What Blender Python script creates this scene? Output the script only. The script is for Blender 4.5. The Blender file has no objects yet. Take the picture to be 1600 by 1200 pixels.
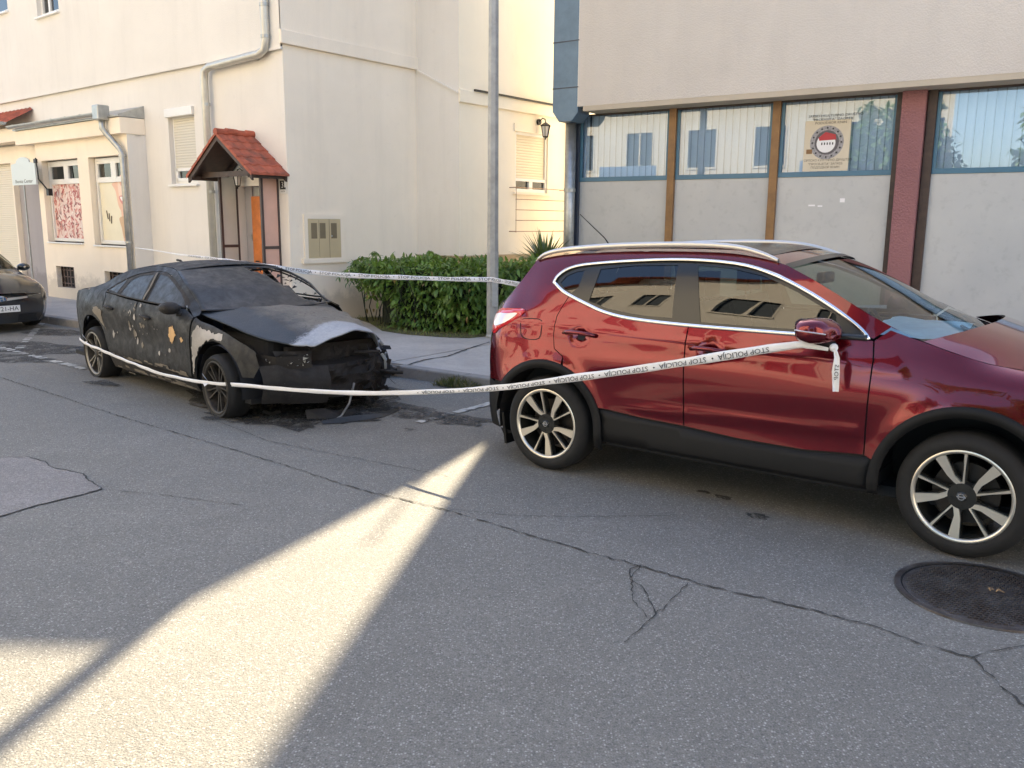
import bpy, bmesh, math, random, bisect
from mathutils import Vector, Matrix, noise
from mathutils.geometry import delaunay_2d_cdt
R = math.radians
C = bpy.context.scene.collection
random.seed(7)

# ------------------------------------------------------------------ camera
sc = bpy.context.scene
FPX, PITCH, ROLL, EYE = 1333.95, 0.1861, 0.0084, 1.7262
cam_d = bpy.data.cameras.new('camera'); cam = bpy.data.objects.new('camera', cam_d); C.objects.link(cam)
cam_d.sensor_width = 36.0; cam_d.lens = FPX/1600*36.0; cam_d.clip_start = 0.05; cam_d.clip_end = 2000
_F = Vector((0, math.cos(PITCH), -math.sin(PITCH)))
_R0 = Vector((1, 0, 0)); _U0 = Vector((0, math.sin(PITCH), math.cos(PITCH)))
_R = math.cos(ROLL)*_R0 + math.sin(ROLL)*_U0; _U = -math.sin(ROLL)*_R0 + math.cos(ROLL)*_U0
_m = Matrix((_R, _U, -_F)).transposed().to_4x4(); _m.translation = Vector((0, 0, EYE))
cam.matrix_world = _m
sc.camera = cam
sc.render.resolution_x = 1024; sc.render.resolution_y = 768

# ------------------------------------------------------------------ light
SUN_AZ, SUN_EL = R(8.5), R(38.0)          # sun is ahead of the camera, slightly right, behind the buildings
w = bpy.data.worlds.new('World'); sc.world = w; w.use_nodes = True
nt = w.node_tree; nt.nodes.clear()
sky = nt.nodes.new('ShaderNodeTexSky'); sky.sky_type = 'NISHITA'; sky.sun_disc = False
sky.sun_elevation = SUN_EL; sky.sun_rotation = SUN_AZ; sky.air_density = 1.0; sky.dust_density = 1.5; sky.ozone_density = 1.0
bg = nt.nodes.new('ShaderNodeBackground'); bg.inputs['Strength'].default_value = 0.12
out = nt.nodes.new('ShaderNodeOutputWorld')
nt.links.new(sky.outputs[0], bg.inputs[0]); nt.links.new(bg.outputs[0], out.inputs[0])
sun_d = bpy.data.lights.new('sun', 'SUN'); sun_d.energy = 5.0; sun_d.angle = R(0.53); sun_d.color = (1.0, 0.85, 0.60)
sun = bpy.data.objects.new('sun', sun_d); C.objects.link(sun)
_s = Vector((math.sin(SUN_AZ)*math.cos(SUN_EL), math.cos(SUN_AZ)*math.cos(SUN_EL), math.sin(SUN_EL)))
sun.rotation_euler = _s.to_track_quat('Z', 'Y').to_euler(); sun.location = (0, 0, 30)
sc.view_settings.view_transform = 'Standard'; sc.view_settings.look = 'None'
sc.view_settings.exposure = 2.14; sc.view_settings.gamma = 1.0
sc.cycles.max_bounces = 8; sc.cycles.diffuse_bounces = 5; sc.cycles.transparent_max_bounces = 12

# ------------------------------------------------------------------ helpers
def ray(x, y):
    "direction through a point of the photograph (1600 x 1200)"
    return _F + _R*((x-800)/FPX) - _U*((y-600)/FPX)
EYEP = Vector((0, 0, EYE))
def on_ground(x, y, z=0.0):
    d = ray(x, y); return EYEP + d*((z-EYE)/d.z)
def on_plane(x, y, p, n):
    d = ray(x, y); p = Vector(p); n = Vector(n); return EYEP + d*((p-EYEP).dot(n)/d.dot(n))

def tag(o, label=None, cat=None, group=None, kind=None):
    if label: o['label'] = label
    if cat: o['category'] = cat
    if group: o['group'] = group
    if kind: o['kind'] = kind
    return o
def empty(name, loc=(0, 0, 0), rz=0.0, label=None, cat=None, group=None, parent=None):
    o = bpy.data.objects.new(name, None); C.objects.link(o); o.location = loc; o.rotation_euler = (0, 0, rz)
    o.empty_display_size = 0.2
    if parent: o.parent = parent
    return tag(o, label, cat, group)
def mk(name, verts, faces, mat, parent=None, smooth=False):
    me = bpy.data.meshes.new(name); me.from_pydata([tuple(v) for v in verts], [], faces); me.update()
    if smooth:
        for p in me.polygons: p.use_smooth = True
    if mat: me.materials.append(mat)
    o = bpy.data.objects.new(name, me); C.objects.link(o)
    if parent: o.parent = parent
    return o
class MB:
    "collects shapes into one mesh"
    def __init__(s): s.v = []; s.f = []
    def add(s, v, f):
        n = len(s.v); s.v += [Vector(p) for p in v]; s.f += [tuple(i+n for i in q) for q in f]; return s
    def box(s, x0, x1, y0, y1, z0, z1):
        return s.add([(x0,y0,z0),(x1,y0,z0),(x1,y1,z0),(x0,y1,z0),(x0,y0,z1),(x1,y0,z1),(x1,y1,z1),(x0,y1,z1)],
                     [(3,2,1,0),(4,5,6,7),(0,1,5,4),(1,2,6,5),(2,3,7,6),(3,0,4,7)])
    def quad(s, a, b, c, d): return s.add([a, b, c, d], [(0, 1, 2, 3)])
    def tube(s, path, r, n=10, caps=True, r2=None):
        path = [Vector(p) for p in path]; m = len(path); base = len(s.v)
        up = Vector((0, 0, 1)); prev = None
        for i, p in enumerate(path):
            t = (path[min(i+1, m-1)]-path[max(i-1, 0)]).normalized()
            a = prev if prev is not None else (up if abs(t.z) < .9 else Vector((1, 0, 0)))
            x = (a - t*a.dot(t)).normalized(); y = t.cross(x); prev = x
            rr = r if r2 is None else r+(r2-r)*i/(m-1)
            if isinstance(r, (list, tuple)): rr = r[i]
            for k in range(n):
                an = 2*math.pi*k/n; s.v.append(p + x*math.cos(an)*rr + y*math.sin(an)*rr)
        for i in range(m-1):
            for k in range(n):
                a = base+i*n+k; b = base+i*n+(k+1) % n; s.f.append((a, b, b+n, a+n))
        if caps:
            s.f.append(tuple(base+k for k in range(n))[::-1]); s.f.append(tuple(base+(m-1)*n+k for k in range(n)))
        return s
    def lathe(s, prof, n=32, axis='Y', c=(0, 0, 0)):
        "prof = (radius, along)"
        base = len(s.v); m = len(prof); c = Vector(c)
        for r, a in prof:
            for k in range(n):
                an = 2*math.pi*k/n; x, z = math.cos(an)*r, math.sin(an)*r
                s.v.append(c + (Vector((x, a, z)) if axis == 'Y' else Vector((x, z, a))))
        for i in range(m-1):
            for k in range(n):
                a = base+i*n+k; b = base+i*n+(k+1) % n; s.f.append((a, b, b+n, a+n))
        return s
    def prism(s, poly, y0, y1):
        "polygon in x,z pushed from y0 to y1"
        n = len(poly)
        v = [(p[0], y0, p[1]) for p in poly]+[(p[0], y1, p[1]) for p in poly]
        f = [tuple(range(n)), tuple(range(2*n-1, n-1, -1))]+[(i, i+n, (i+1) % n+n, (i+1) % n) for i in range(n)]
        return s.add(v, f)
    def build(s, name, mat, parent=None, smooth=False, bevel=0, fix=True):
        o = mk(name, s.v, s.f, mat, parent, smooth)
        if fix:
            bm = bmesh.new(); bm.from_mesh(o.data); bmesh.ops.recalc_face_normals(bm, faces=bm.faces); bm.to_mesh(o.data); bm.free()
        if bevel:
            b = o.modifiers.new('bevel', 'BEVEL'); b.width = bevel; b.segments = 2; b.limit_method = 'ANGLE'; b.angle_limit = R(40)
        return o
def box(name, x0, x1, y0, y1, z0, z1, mat, parent=None, bevel=0): return MB().box(x0, x1, y0, y1, z0, z1).build(name, mat, parent, bevel=bevel)

def inside(p, poly):
    x, y = p; c = False; n = len(poly); j = n-1
    for i in range(n):
        a, b = poly[i], poly[j]
        if (a[1] > y) != (b[1] > y) and x < (b[0]-a[0])*(y-a[1])/(b[1]-a[1])+a[0]: c = not c
        j = i
    return c
def resample(poly, h, closed=True):
    o = []; n = len(poly)
    for i in range(n if closed else n-1):
        a, b = poly[i], poly[(i+1) % n]; L = math.hypot(b[0]-a[0], b[1]-a[1]); k = max(1, int(math.ceil(L/h)))
        for j in range(k): o.append((a[0]+(b[0]-a[0])*j/k, a[1]+(b[1]-a[1])*j/k))
    if not closed: o.append(tuple(poly[-1]))
    return o
def smoothline(pts, closed=False, k=4):
    "Catmull-Rom through the points"
    n = len(pts); o = []
    for i in range(n if closed else n-1):
        if closed: p0, p1, p2, p3 = pts[i-1], pts[i], pts[(i+1) % n], pts[(i+2) % n]
        else: p0, p1, p2, p3 = pts[max(i-1, 0)], pts[i], pts[i+1], pts[min(i+2, n-1)]
        for j in range(k):
            t = j/k; t2 = t*t; t3 = t2*t
            o.append(tuple(.5*(2*b+(c-a)*t+(2*a-5*b+4*c-d)*t2+(3*b-a-3*c+d)*t3) for a, b, c, d in zip(p0, p1, p2, p3)))
    if not closed: o.append(tuple(pts[-1]))
    return o
def tri2d(outer, holes=(), h=None):
    "constrained triangulation -> (points, triangles)"
    loops = [resample(outer, h) if h else list(outer)]+[resample(q, h) if h else list(q) for q in holes]
    pts = []; edges = []
    for L in loops:
        b = len(pts); pts += L; edges += [(b+i, b+(i+1) % len(L)) for i in range(len(L))]
    if h:
        xs = [p[0] for p in outer]; ys = [p[1] for p in outer]
        def near(p):
            for L in loops:
                for i in range(len(L)):
                    a = L[i]
                    if abs(a[0]-p[0]) < h and abs(a[1]-p[1]) < h and math.hypot(a[0]-p[0], a[1]-p[1]) < .55*h: return True
            return False
        y = min(ys)+h/2; row = 0
        while y < max(ys):
            x = min(xs)+(h/2 if row % 2 else 0)
            while x < max(xs):
                if inside((x, y), outer) and not any(inside((x, y), q) for q in holes) and not near((x, y)): pts.append((x, y))
                x += h
            y += h*.87; row += 1
    vs, es, fs, _, _, _ = delaunay_2d_cdt([Vector(p) for p in pts], edges, [], 0, 1e-6)
    tr = []
    for f in fs:
        cx = sum(vs[i].x for i in f)/len(f); cy = sum(vs[i].y for i in f)/len(f)
        if inside((cx, cy), outer) and not any(inside((cx, cy), q) for q in holes): tr.append(tuple(f))
    return [tuple(v) for v in vs], tr
def arc(cx, cz, r, a0, a1, n=16):
    return [(cx+r*math.cos(R(a0+(a1-a0)*i/n)), cz+r*math.sin(R(a0+(a1-a0)*i/n))) for i in range(n+1)]
def offset_loop(poly, d):
    n = len(poly); o = []
    A = sum(poly[i][0]*poly[(i+1) % n][1]-poly[(i+1) % n][0]*poly[i][1] for i in range(n))
    sg = 1 if A > 0 else -1
    for i in range(n):
        a, b, c = Vector(poly[i-1]), Vector(poly[i]), Vector(poly[(i+1) % n])
        e1 = (b-a); e2 = (c-b)
        if e1.length < 1e-9 or e2.length < 1e-9: o.append(tuple(b)); continue
        e1.normalize(); e2.normalize()
        n1 = Vector((e1.y, -e1.x))*sg; n2 = Vector((e2.y, -e2.x))*sg; m = n1+n2
        if m.length < .2: m = n1
        m.normalize(); k = 1/max(.4, m.dot(n1)); o.append(tuple(b+m*d*k))
    return o

# ------------------------------------------------------------------ materials
def nodes(name):
    m = bpy.data.materials.new(name); m.use_nodes = True; t = m.node_tree
    return m, t, t.nodes['Principled BSDF']
def N(t, ty, **kw):
    n = t.nodes.new(ty)
    for k, v in kw.items():
        if k in n.inputs: n.inputs[k].default_value = v
        else: setattr(n, k, v)
    return n
def coords(t, space='Object', scale=(1, 1, 1)):
    tc = N(t, 'ShaderNodeTexCoord'); mp = N(t, 'ShaderNodeMapping'); mp.inputs['Scale'].default_value = scale
    t.links.new(tc.outputs[space], mp.inputs[0]); return mp.outputs[0]
def ramp(t, fac, stops, interp='LINEAR'):
    r = N(t, 'ShaderNodeValToRGB'); e = r.color_ramp; e.interpolation = interp
    while len(e.elements) < len(stops): e.elements.new(.5)
    for s, (p, c) in zip(e.elements, stops):
        s.position = p; s.color = (*c, 1) if len(c) == 3 else c
    t.links.new(fac, r.inputs[0]); return r.outputs[0]
def mix(t, fac, a, b, mode='MIX'):
    m = N(t, 'ShaderNodeMix', data_type='RGBA', blend_type=mode)
    for s, v in ((0, fac), (6, a), (7, b)):
        if hasattr(v, 'links') or isinstance(v, bpy.types.NodeSocket): t.links.new(v, m.inputs[s])
        else: m.inputs[s].default_value = v if s == 0 else ((*v, 1) if len(v) == 3 else v)
    return m.outputs[2]
def nz(t, vec, scale, detail=4, rough=.55, dist=0):
    n = N(t, 'ShaderNodeTexNoise'); n.inputs['Scale'].default_value = scale; n.inputs['Detail'].default_value = detail
    n.inputs['Roughness'].default_value = rough; n.inputs['Distortion'].default_value = dist
    t.links.new(vec, n.inputs['Vector']); return n.outputs[0]
def vor(t, vec, scale, feature='F1', outp='Distance'):
    n = N(t, 'ShaderNodeTexVoronoi', feature=feature); n.inputs['Scale'].default_value = scale
    t.links.new(vec, n.inputs['Vector']); return n.outputs[outp]
def bump(t, p, h, strength=.3, dist=.01, prev=None):
    b = N(t, 'ShaderNodeBump'); b.inputs['Strength'].default_value = strength; b.inputs['Distance'].default_value = dist
    t.links.new(h, b.inputs['Height'])
    if prev is not None: t.links.new(prev, b.inputs['Normal'])
    t.links.new(b.outputs[0], p.inputs['Normal']); return b.outputs[0]
def mat(name, col, rough=.6, metal=0, var=.12, vs=3.0, bs=0, bd=.004, bscale=60, coat=0, spec=.5, crough=.03, stain=None):
    m, t, p = nodes(name)
    p.inputs['Roughness'].default_value = rough; p.inputs['Metallic'].default_value = metal
    p.inputs['Coat Weight'].default_value = coat; p.inputs['Coat Roughness'].default_value = crough
    p.inputs['Specular IOR Level'].default_value = spec
    v = coords(t)
    if var:
        n = nz(t, v, vs, 6, .6)
        c = mix(t, ramp(t, n, [(.3, (0, 0, 0)), (.7, (1, 1, 1))]), tuple(x*(1-var) for x in col), tuple(min(1, x*(1+var)) for x in col))
        if stain:
            n2 = nz(t, v, stain[1], 5, .65, .3); c = mix(t, ramp(t, n2, [(.52, (0, 0, 0)), (.72, (1, 1, 1))]), c, stain[0])
        t.links.new(c, p.inputs['Base Color'])
    else: p.inputs['Base Color'].default_value = (*col, 1)
    if bs: bump(t, p, nz(t, v, bscale, 6, .65), bs, bd)
    return m
def glass(name, tint=(.5, .55, .55), refl=1.0, ior=1.5, rough=0.0, extra=.02):
    m = bpy.data.materials.new(name); m.use_nodes = True; t = m.node_tree; t.nodes.clear()
    o = N(t, 'ShaderNodeOutputMaterial'); tr = N(t, 'ShaderNodeBsdfTransparent'); tr.inputs[0].default_value = (*tint, 1)
    g = N(t, 'ShaderNodeBsdfGlossy'); g.inputs['Roughness'].default_value = rough; g.inputs[0].default_value = (refl, refl, refl, 1)
    f = N(t, 'ShaderNodeFresnel'); f.inputs[0].default_value = ior
    a = N(t, 'ShaderNodeMath', operation='ADD'); a.use_clamp = True; a.inputs[1].default_value = extra; t.links.new(f.outputs[0], a.inputs[0])
    mx = N(t, 'ShaderNodeMixShader'); t.links.new(a.outputs[0], mx.inputs[0]); t.links.new(tr.outputs[0], mx.inputs[1]); t.links.new(g.outputs[0], mx.inputs[2])
    t.links.new(mx.outputs[0], o.inputs[0]); return m

def asphalt(name, base=(.150, .140, .122), light=(.42, .41, .38), tone=1.0, rough=.85):
    m, t, p = nodes(name); v = coords(t, 'Object')
    big = nz(t, v, .55, 5, .6); mid = nz(t, v, 3.2, 6, .7); fine = nz(t, v, 160, 3, .7)
    cell = vor(t, v, 105, 'F1', 'Color'); dist = vor(t, v, 105, 'F1', 'Distance')
    sep = N(t, 'ShaderNodeSeparateColor'); t.links.new(cell, sep.inputs[0])
    c = mix(t, ramp(t, big, [(.32, (0, 0, 0)), (.68, (1, 1, 1))]), tuple(x*.74 for x in base), tuple(x*1.22 for x in base))
    c = mix(t, ramp(t, mid, [(.35, (0, 0, 0)), (.75, (1, 1, 1))]), c, tuple(x*.62 for x in base), 'MIX')
    trk = coords(t, 'Object', (.22, .9, 1)); wv_ = nz(t, trk, .9, 3, .5, .2); c = mix(t, ramp(t, wv_, [(.5, (0, 0, 0)), (.72, (.55, .55, .55))]), c, tuple(x*1.5 for x in base))
    bl = nz(t, v, 1.4, 6, .7, 1.2); c = mix(t, ramp(t, bl, [(.52, (0, 0, 0)), (.70, (.85, .85, .85))]), c, (base[0]*.58, base[1]*.55, base[2]*.52))
    # aggregate: a fraction of the cells are pale stones, a fraction dark binder
    st = ramp(t, sep.outputs[0], [(.56, (0, 0, 0)), (.82, (1, 1, 1))])
    rnd = ramp(t, dist, [(.28, (1, 1, 1)), (.55, (0, 0, 0))])
    c2 = mix(t, mix(t, 1.0, st, rnd, 'MULTIPLY'), c, light)
    dk = ramp(t, sep.outputs[1], [(.55, (0, 0, 0)), (.95, (1, 1, 1))])
    c3 = mix(t, mix(t, .65, (0, 0, 0), dk, 'MIX'), c2, tuple(x*.35 for x in base))
    cell2 = vor(t, v, 62, 'F1', 'Color'); d2_ = vor(t, v, 62, 'F1', 'Distance'); sp2 = N(t, 'ShaderNodeSeparateColor'); t.links.new(cell2, sp2.inputs[0])
    clus = nz(t, v, 7, 5, .7)
    pit = mix(t, 1.0, ramp(t, sp2.outputs[2], [(.52, (0, 0, 0)), (.72, (1, 1, 1))]), ramp(t, d2_, [(.25, (1, 1, 1)), (.5, (0, 0, 0))]), 'MULTIPLY')
    gr_ = nz(t, v, 38, 5, .8); c3 = mix(t, ramp(t, gr_, [(.40, (.75, .75, .75)), (.52, (0, 0, 0))]), c3, tuple(x*.45 for x in base))
    pit = mix(t, 1.0, pit, ramp(t, clus, [(.35, (.25, .25, .25)), (.62, (1, 1, 1))]), 'MULTIPLY')
    c3 = mix(t, pit, c3, tuple(x*.22 for x in base))
    c4 = mix(t, .35, c3, mix(t, ramp(t, fine, [(.3, (0, 0, 0)), (.7, (1, 1, 1))]), tuple(x*.5 for x in base), light))
    t.links.new(c4, p.inputs['Base Color']); p.inputs['Roughness'].default_value = rough
    h = mix(t, .5, ramp(t, dist, [(0, (1, 1, 1)), (.6, (0, 0, 0))]), fine)
    bump(t, p, h, .7, .007)
    return m
def concrete(name, base=(.3, .29, .27)):
    m, t, p = nodes(name); v = coords(t, 'Object')
    n1 = nz(t, v, 1.1, 6, .65, .4); n2 = nz(t, v, 22, 5, .7); n3 = nz(t, v, 200, 2, .6)
    c = mix(t, ramp(t, n1, [(.3, (0, 0, 0)), (.7, (1, 1, 1))]), tuple(x*.68 for x in base), tuple(x*1.12 for x in base))
    c = mix(t, ramp(t, n2, [(.45, (0, 0, 0)), (.75, (.8, .8, .8))]), c, tuple(x*.6 for x in base))
    c = mix(t, .25, c, mix(t, n3, tuple(x*.4 for x in base), tuple(min(1, x*1.6) for x in base)))
    t.links.new(c, p.inputs['Base Color']); p.inputs['Roughness'].default_value = .9
    bump(t, p, n2, .35, .01); return m

M = {}
M['asphalt'] = asphalt('asphalt')
M['patch'] = asphalt('asphalt_patch', (.225, .205, .195), (.40, .38, .36))
M['parking'] = asphalt('asphalt_parking', (.098, .096, .096), (.27, .26, .25))
M['crack'] = mat('crack', (.036, .035, .033), .95, var=.5, vs=30)
M['paint_line'] = mat('road_paint', (.38, .38, .36), .8, var=.35, vs=14, stain=((.12, .12, .12), 9))
M['pavement'] = concrete('pavement', (.43, .40, .37))
M['kerb'] = concrete('kerb', (.27, .255, .24))
def stucco(name, col, scale=70, bs=.4, bd=.006, var=.04):
    m, t, p = nodes(name); v = coords(t)
    a = nz(t, v, .8, 6, .6, .3); b = nz(t, v, scale, 5, .7); z = vor(t, v, scale*.8)
    cm = mix(t, ramp(t, a, [(.3, (0, 0, 0)), (.7, (1, 1, 1))]), tuple(x*(1-var) for x in col), tuple(min(1, x*(1+var)) for x in col))
    gv = coords(t, 'Object', (2.5, 2.5, .25)); st = nz(t, gv, 1.0, 5, .7)
    cm = mix(t, ramp(t, st, [(.5, (0, 0, 0)), (.85, (.22, .22, .22))]), cm, tuple(x*.62 for x in col))
    sx = N(t, 'ShaderNodeSeparateXYZ'); t.links.new(v, sx.inputs[0]); hz = N(t, 'ShaderNodeMath', operation='MULTIPLY_ADD'); t.links.new(nz(t, v, 3.5, 6, .7), hz.inputs[0]); hz.inputs[1].default_value = -.9; t.links.new(sx.outputs[2], hz.inputs[2])
    cm = mix(t, ramp(t, hz.outputs[0], [(.0, (.5, .5, .5)), (.18, (0, 0, 0))]), cm, tuple(x*.5 for x in col))
    sp = nz(t, v, 5.5, 7, .75, .4); cm = mix(t, ramp(t, sp, [(.60, (0, 0, 0)), (.75, (.25, .25, .25))]), cm, tuple(x*.72 for x in col))
    t.links.new(cm, p.inputs['Base Color']); p.inputs['Roughness'].default_value = .92
    p.inputs['Specular IOR Level'].default_value = .2
    bump(t, p, mix(t, .5, b, z), bs, bd); return m
M['white_wall'] = stucco('white_plaster', (.75, .72, .67))
M['cream_wall'] = stucco('cream_plaster', (.90, .80, .66))
M['yellow_bounce_wall'] = stucco('yellow_bounce_plaster', (.88, .80, .65))  # bounce light on the bay's yard side, put into a brighter plaster colour
M['grey_wall'] = stucco('grey_plaster', (.37, .35, .36))
M['beige_render'] = stucco('beige_roughcast', (.63, .575, .51), 55, .8, .012, .05)
M['red_render'] = stucco('red_roughcast', (.30, .145, .145), 45, 1.0, .02, .12)
M['plinth'] = stucco('plinth_plaster', (.52, .45, .35))
M['white'] = mat('white_plastic', (.78, .77, .74), .35, var=.03)
M['shutter'] = mat('shutter_slats', (.70, .68, .60), .45, var=.04)
def slats(name, col, pitch=.045, axis=2, rough=.45, dark=.45):
    m, t, p = nodes(name); v = coords(t, 'Object')
    s = N(t, 'ShaderNodeSeparateXYZ'); t.links.new(v, s.inputs[0])
    d = N(t, 'ShaderNodeMath', operation='DIVIDE'); d.inputs[1].default_value = pitch; t.links.new(s.outputs[axis], d.inputs[0])
    f = N(t, 'ShaderNodeMath', operation='FRACT'); t.links.new(d.outputs[0], f.inputs[0])
    c = ramp(t, f.outputs[0], [(.0, tuple(x*dark for x in col)), (.12, col), (1.0, col)])
    t.links.new(c, p.inputs['Base Color']); p.inputs['Roughness'].default_value = rough
    bump(t, p, ramp(t, f.outputs[0], [(0, (0, 0, 0)), (.15, (1, 1, 1)), (.6, (1, 1, 1)), (1, (.4, .4, .4))]), .8, .01); return m
M['slats'] = slats('roller_shutter', (.66, .62, .52))
M['slats_cream'] = slats('roller_shutter_cream', (.72, .63, .47), .05, dark=.75)
M['zinc'] = mat('galvanised_steel', (.42, .43, .42), .42, .75, var=.18, vs=8)
M['zinc_light'] = mat('painted_pipe', (.55, .54, .49), .4, .4, var=.08, vs=8)
M['post_steel'] = mat('lamp_post_steel', (.36, .36, .35), .55, .6, var=.2, vs=6, bs=.2, bscale=30)
M['blue_metal'] = mat('blue_painted_sheet', (.13, .20, .28), .45, .3, var=.15, vs=4)
M['navy'] = mat('navy_frame', (.035, .045, .07), .4, 0, var=.15)
M['blue_frame'] = mat('blue_frame', (.06, .16, .24), .4, 0, var=.12)
M['brown_frame'] = mat('brown_wood_frame', (.24, .125, .045), .5, 0, var=.2, vs=6)
M['dark_brown'] = mat('dark_brown_wood', (.05, .03, .022), .55, 0, var=.3, vs=12)
M['porch_brown'] = mat('porch_frame', (.07, .05, .045), .5, 0, var=.15)
M['door_orange'] = mat('orange_door_wood', (.55, .17, .04), .35, 0, var=.25, vs=5, coat=.3)
M['tile'] = mat('clay_roof_tile', (.38, .095, .05), .75, 0, var=.35, vs=7, bs=.4, bscale=40, stain=((.16, .07, .05), 5))
M['tan_metal'] = mat('tan_cabinet', (.56, .46, .29), .5, .1, var=.05)
M['dark'] = mat('dark_void', (.012, .012, .014), .8, 0, var=0)
M['glass_win'] = glass('window_glass', (.8, .85, .85), 1.0, 1.55, extra=.04)
M['glass_dim'] = glass('window_glass_dark', (.35, .38, .4), 1.0, 1.5, extra=.03)
M['black_metal'] = mat('black_iron', (.03, .03, .03), .45, .5, var=.2)
M['rubber'] = mat('tyre_rubber', (.010, .010, .0105), .8, 0, var=.25, vs=20, bs=.2, bscale=90)
M['black_plastic'] = mat('black_plastic', (.007, .007, .0075), .65, 0, var=.12, vs=9, bs=.15, bscale=250, bd=.001, spec=.3)
M['trim_black'] = mat('gloss_black_trim', (.02, .021, .02), .22, 0, var=0)
M['chrome'] = mat('satin_chrome', (.78, .78, .78), .16, 1, var=0)
M['machined'] = mat('machined_alloy', (.72, .68, .60), .3, .85, var=.05)
M['silver'] = mat('silver_rail', (.62, .6, .57), .35, .7, var=0)
M['interior'] = mat('car_interior', (.02, .02, .022), .8, 0, var=.2)
def paint(name, col, metal=.35, rough=.35, cw=1.0):
    m, t, p = nodes(name); v = coords(t)
    n = nz(t, v, 900, 2, .5)
    c = mix(t, n, tuple(x*.8 for x in col), tuple(min(1, x*1.25) for x in col)); t.links.new(c, p.inputs['Base Color'])
    d = nz(t, v, 5, 5, .6); t.links.new(ramp(t, d, [(.3, (rough*.9,)*3), (.8, (rough*1.1,)*3)]), p.inputs['Roughness'])
    p.inputs['Metallic'].default_value = metal; p.inputs['Coat Weight'].default_value = cw; p.inputs['Coat Roughness'].default_value = .02
    return m
M['red_paint'] = paint('red_car_paint', (.145, .0042, .012), .75, .20, .8)
M['grey_paint'] = paint('grey_car_paint', (.022, .024, .027), .5, .3)
M['car_glass'] = glass('car_side_glass', (.30, .36, .33), .8, 1.5, extra=.04)
M['windscreen'] = glass('windscreen_glass', (.80, .88, .84), .85, 1.45, extra=.0)
M['lamp_red'] = mat('red_lamp_lens', (.62, .01, .02), .12, 0, var=0, coat=1)
M['lamp_white'] = mat('clear_lamp_lens', (.75, .66, .66), .12, .1, var=0, coat=1)
M['ink'] = mat('black_ink', (.015, .015, .018), .6, 0, var=0)
M['paper'] = mat('white_film', (.80, .79, .80), .4, 0, var=.04)

def text_mesh(body, size=1.0, extrude=0.0):
    "verts, faces of a line of text in x,y centred on the origin"
    cu = bpy.data.curves.new('t', 'FONT'); cu.body = body; cu.size = size; cu.align_x = 'CENTER'; cu.align_y = 'CENTER'; cu.resolution_u = 2
    cu.extrude = extrude
    o = bpy.data.objects.new('t', cu); C.objects.link(o)
    dg = bpy.context.evaluated_depsgraph_get(); me = bpy.data.meshes.new_from_object(o.evaluated_get(dg))
    v = [tuple(q.co) for q in me.vertices]; f = [tuple(p.vertices) for p in me.polygons]
    bpy.data.objects.remove(o); bpy.data.curves.remove(cu); bpy.data.meshes.remove(me)
    return v, f
def text_on(mb, body, size, fn, width=None):
    v, f = text_mesh(body, size)
    if not v: return
    if width:
        xs = [p[0] for p in v]; k = width/(max(xs)-min(xs)); v = [(p[0]*k, p[1]) for p in v]
    mb.add([fn(p[0], p[1]) for p in v], f)
def _herm(xs,ys,x):
    n=len(xs)
    if x<=xs[0]: i=0
    elif x>=xs[-1]: i=n-2
    else: i=bisect.bisect_right(xs,x)-1
    def slope(k):
        if k==0: return (ys[1]-ys[0])/(xs[1]-xs[0])
        if k==n-1: return (ys[-1]-ys[-2])/(xs[-1]-xs[-2])
        a=(ys[k]-ys[k-1])/(xs[k]-xs[k-1]); b=(ys[k+1]-ys[k])/(xs[k+1]-xs[k])
        if a*b<=0: return 0.0
        h0=xs[k]-xs[k-1];h1=xs[k+1]-xs[k]
        return (a*h1+b*h0)/(h0+h1)
    h=xs[i+1]-xs[i]; t=(x-xs[i])/h
    if x<xs[0]: return ys[0]+slope(0)*(x-xs[0])
    if x>xs[-1]: return ys[-1]+slope(n-1)*(x-xs[-1])
    m0=slope(i)*h;m1=slope(i+1)*h
    t2=t*t;t3=t2*t
    return (2*t3-3*t2+1)*ys[i]+(t3-2*t2+t)*m0+(-2*t3+3*t2)*ys[i+1]+(t3-t2)*m1
class Surf:
    """side surface of a car body: half width y (and height z) for a station x and a height parameter v"""
    def __init__(s,vn,rows,zrows=None):
        s.vn=vn; s.xs=[r[0] for r in rows]; s.Y=[r[1] for r in rows]
        s.Z=[(zrows or {}).get(r[0],vn) for r in rows]
        s.cols=[[r[j] for r in s.Y] for j in range(len(vn))]
        s.zc=[[r[j] for r in s.Z] for j in range(len(vn))]
    def __call__(s,x,v):
        return _herm(s.vn,[_herm(s.xs,c,x) for c in s.cols],v),_herm(s.vn,[_herm(s.xs,c,x) for c in s.zc],v)
VN=[.18,.26,.34,.44,.54,.66,.78,.88,.95,1.01,1.08,1.22,1.36,1.46,1.53,1.56]
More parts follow.
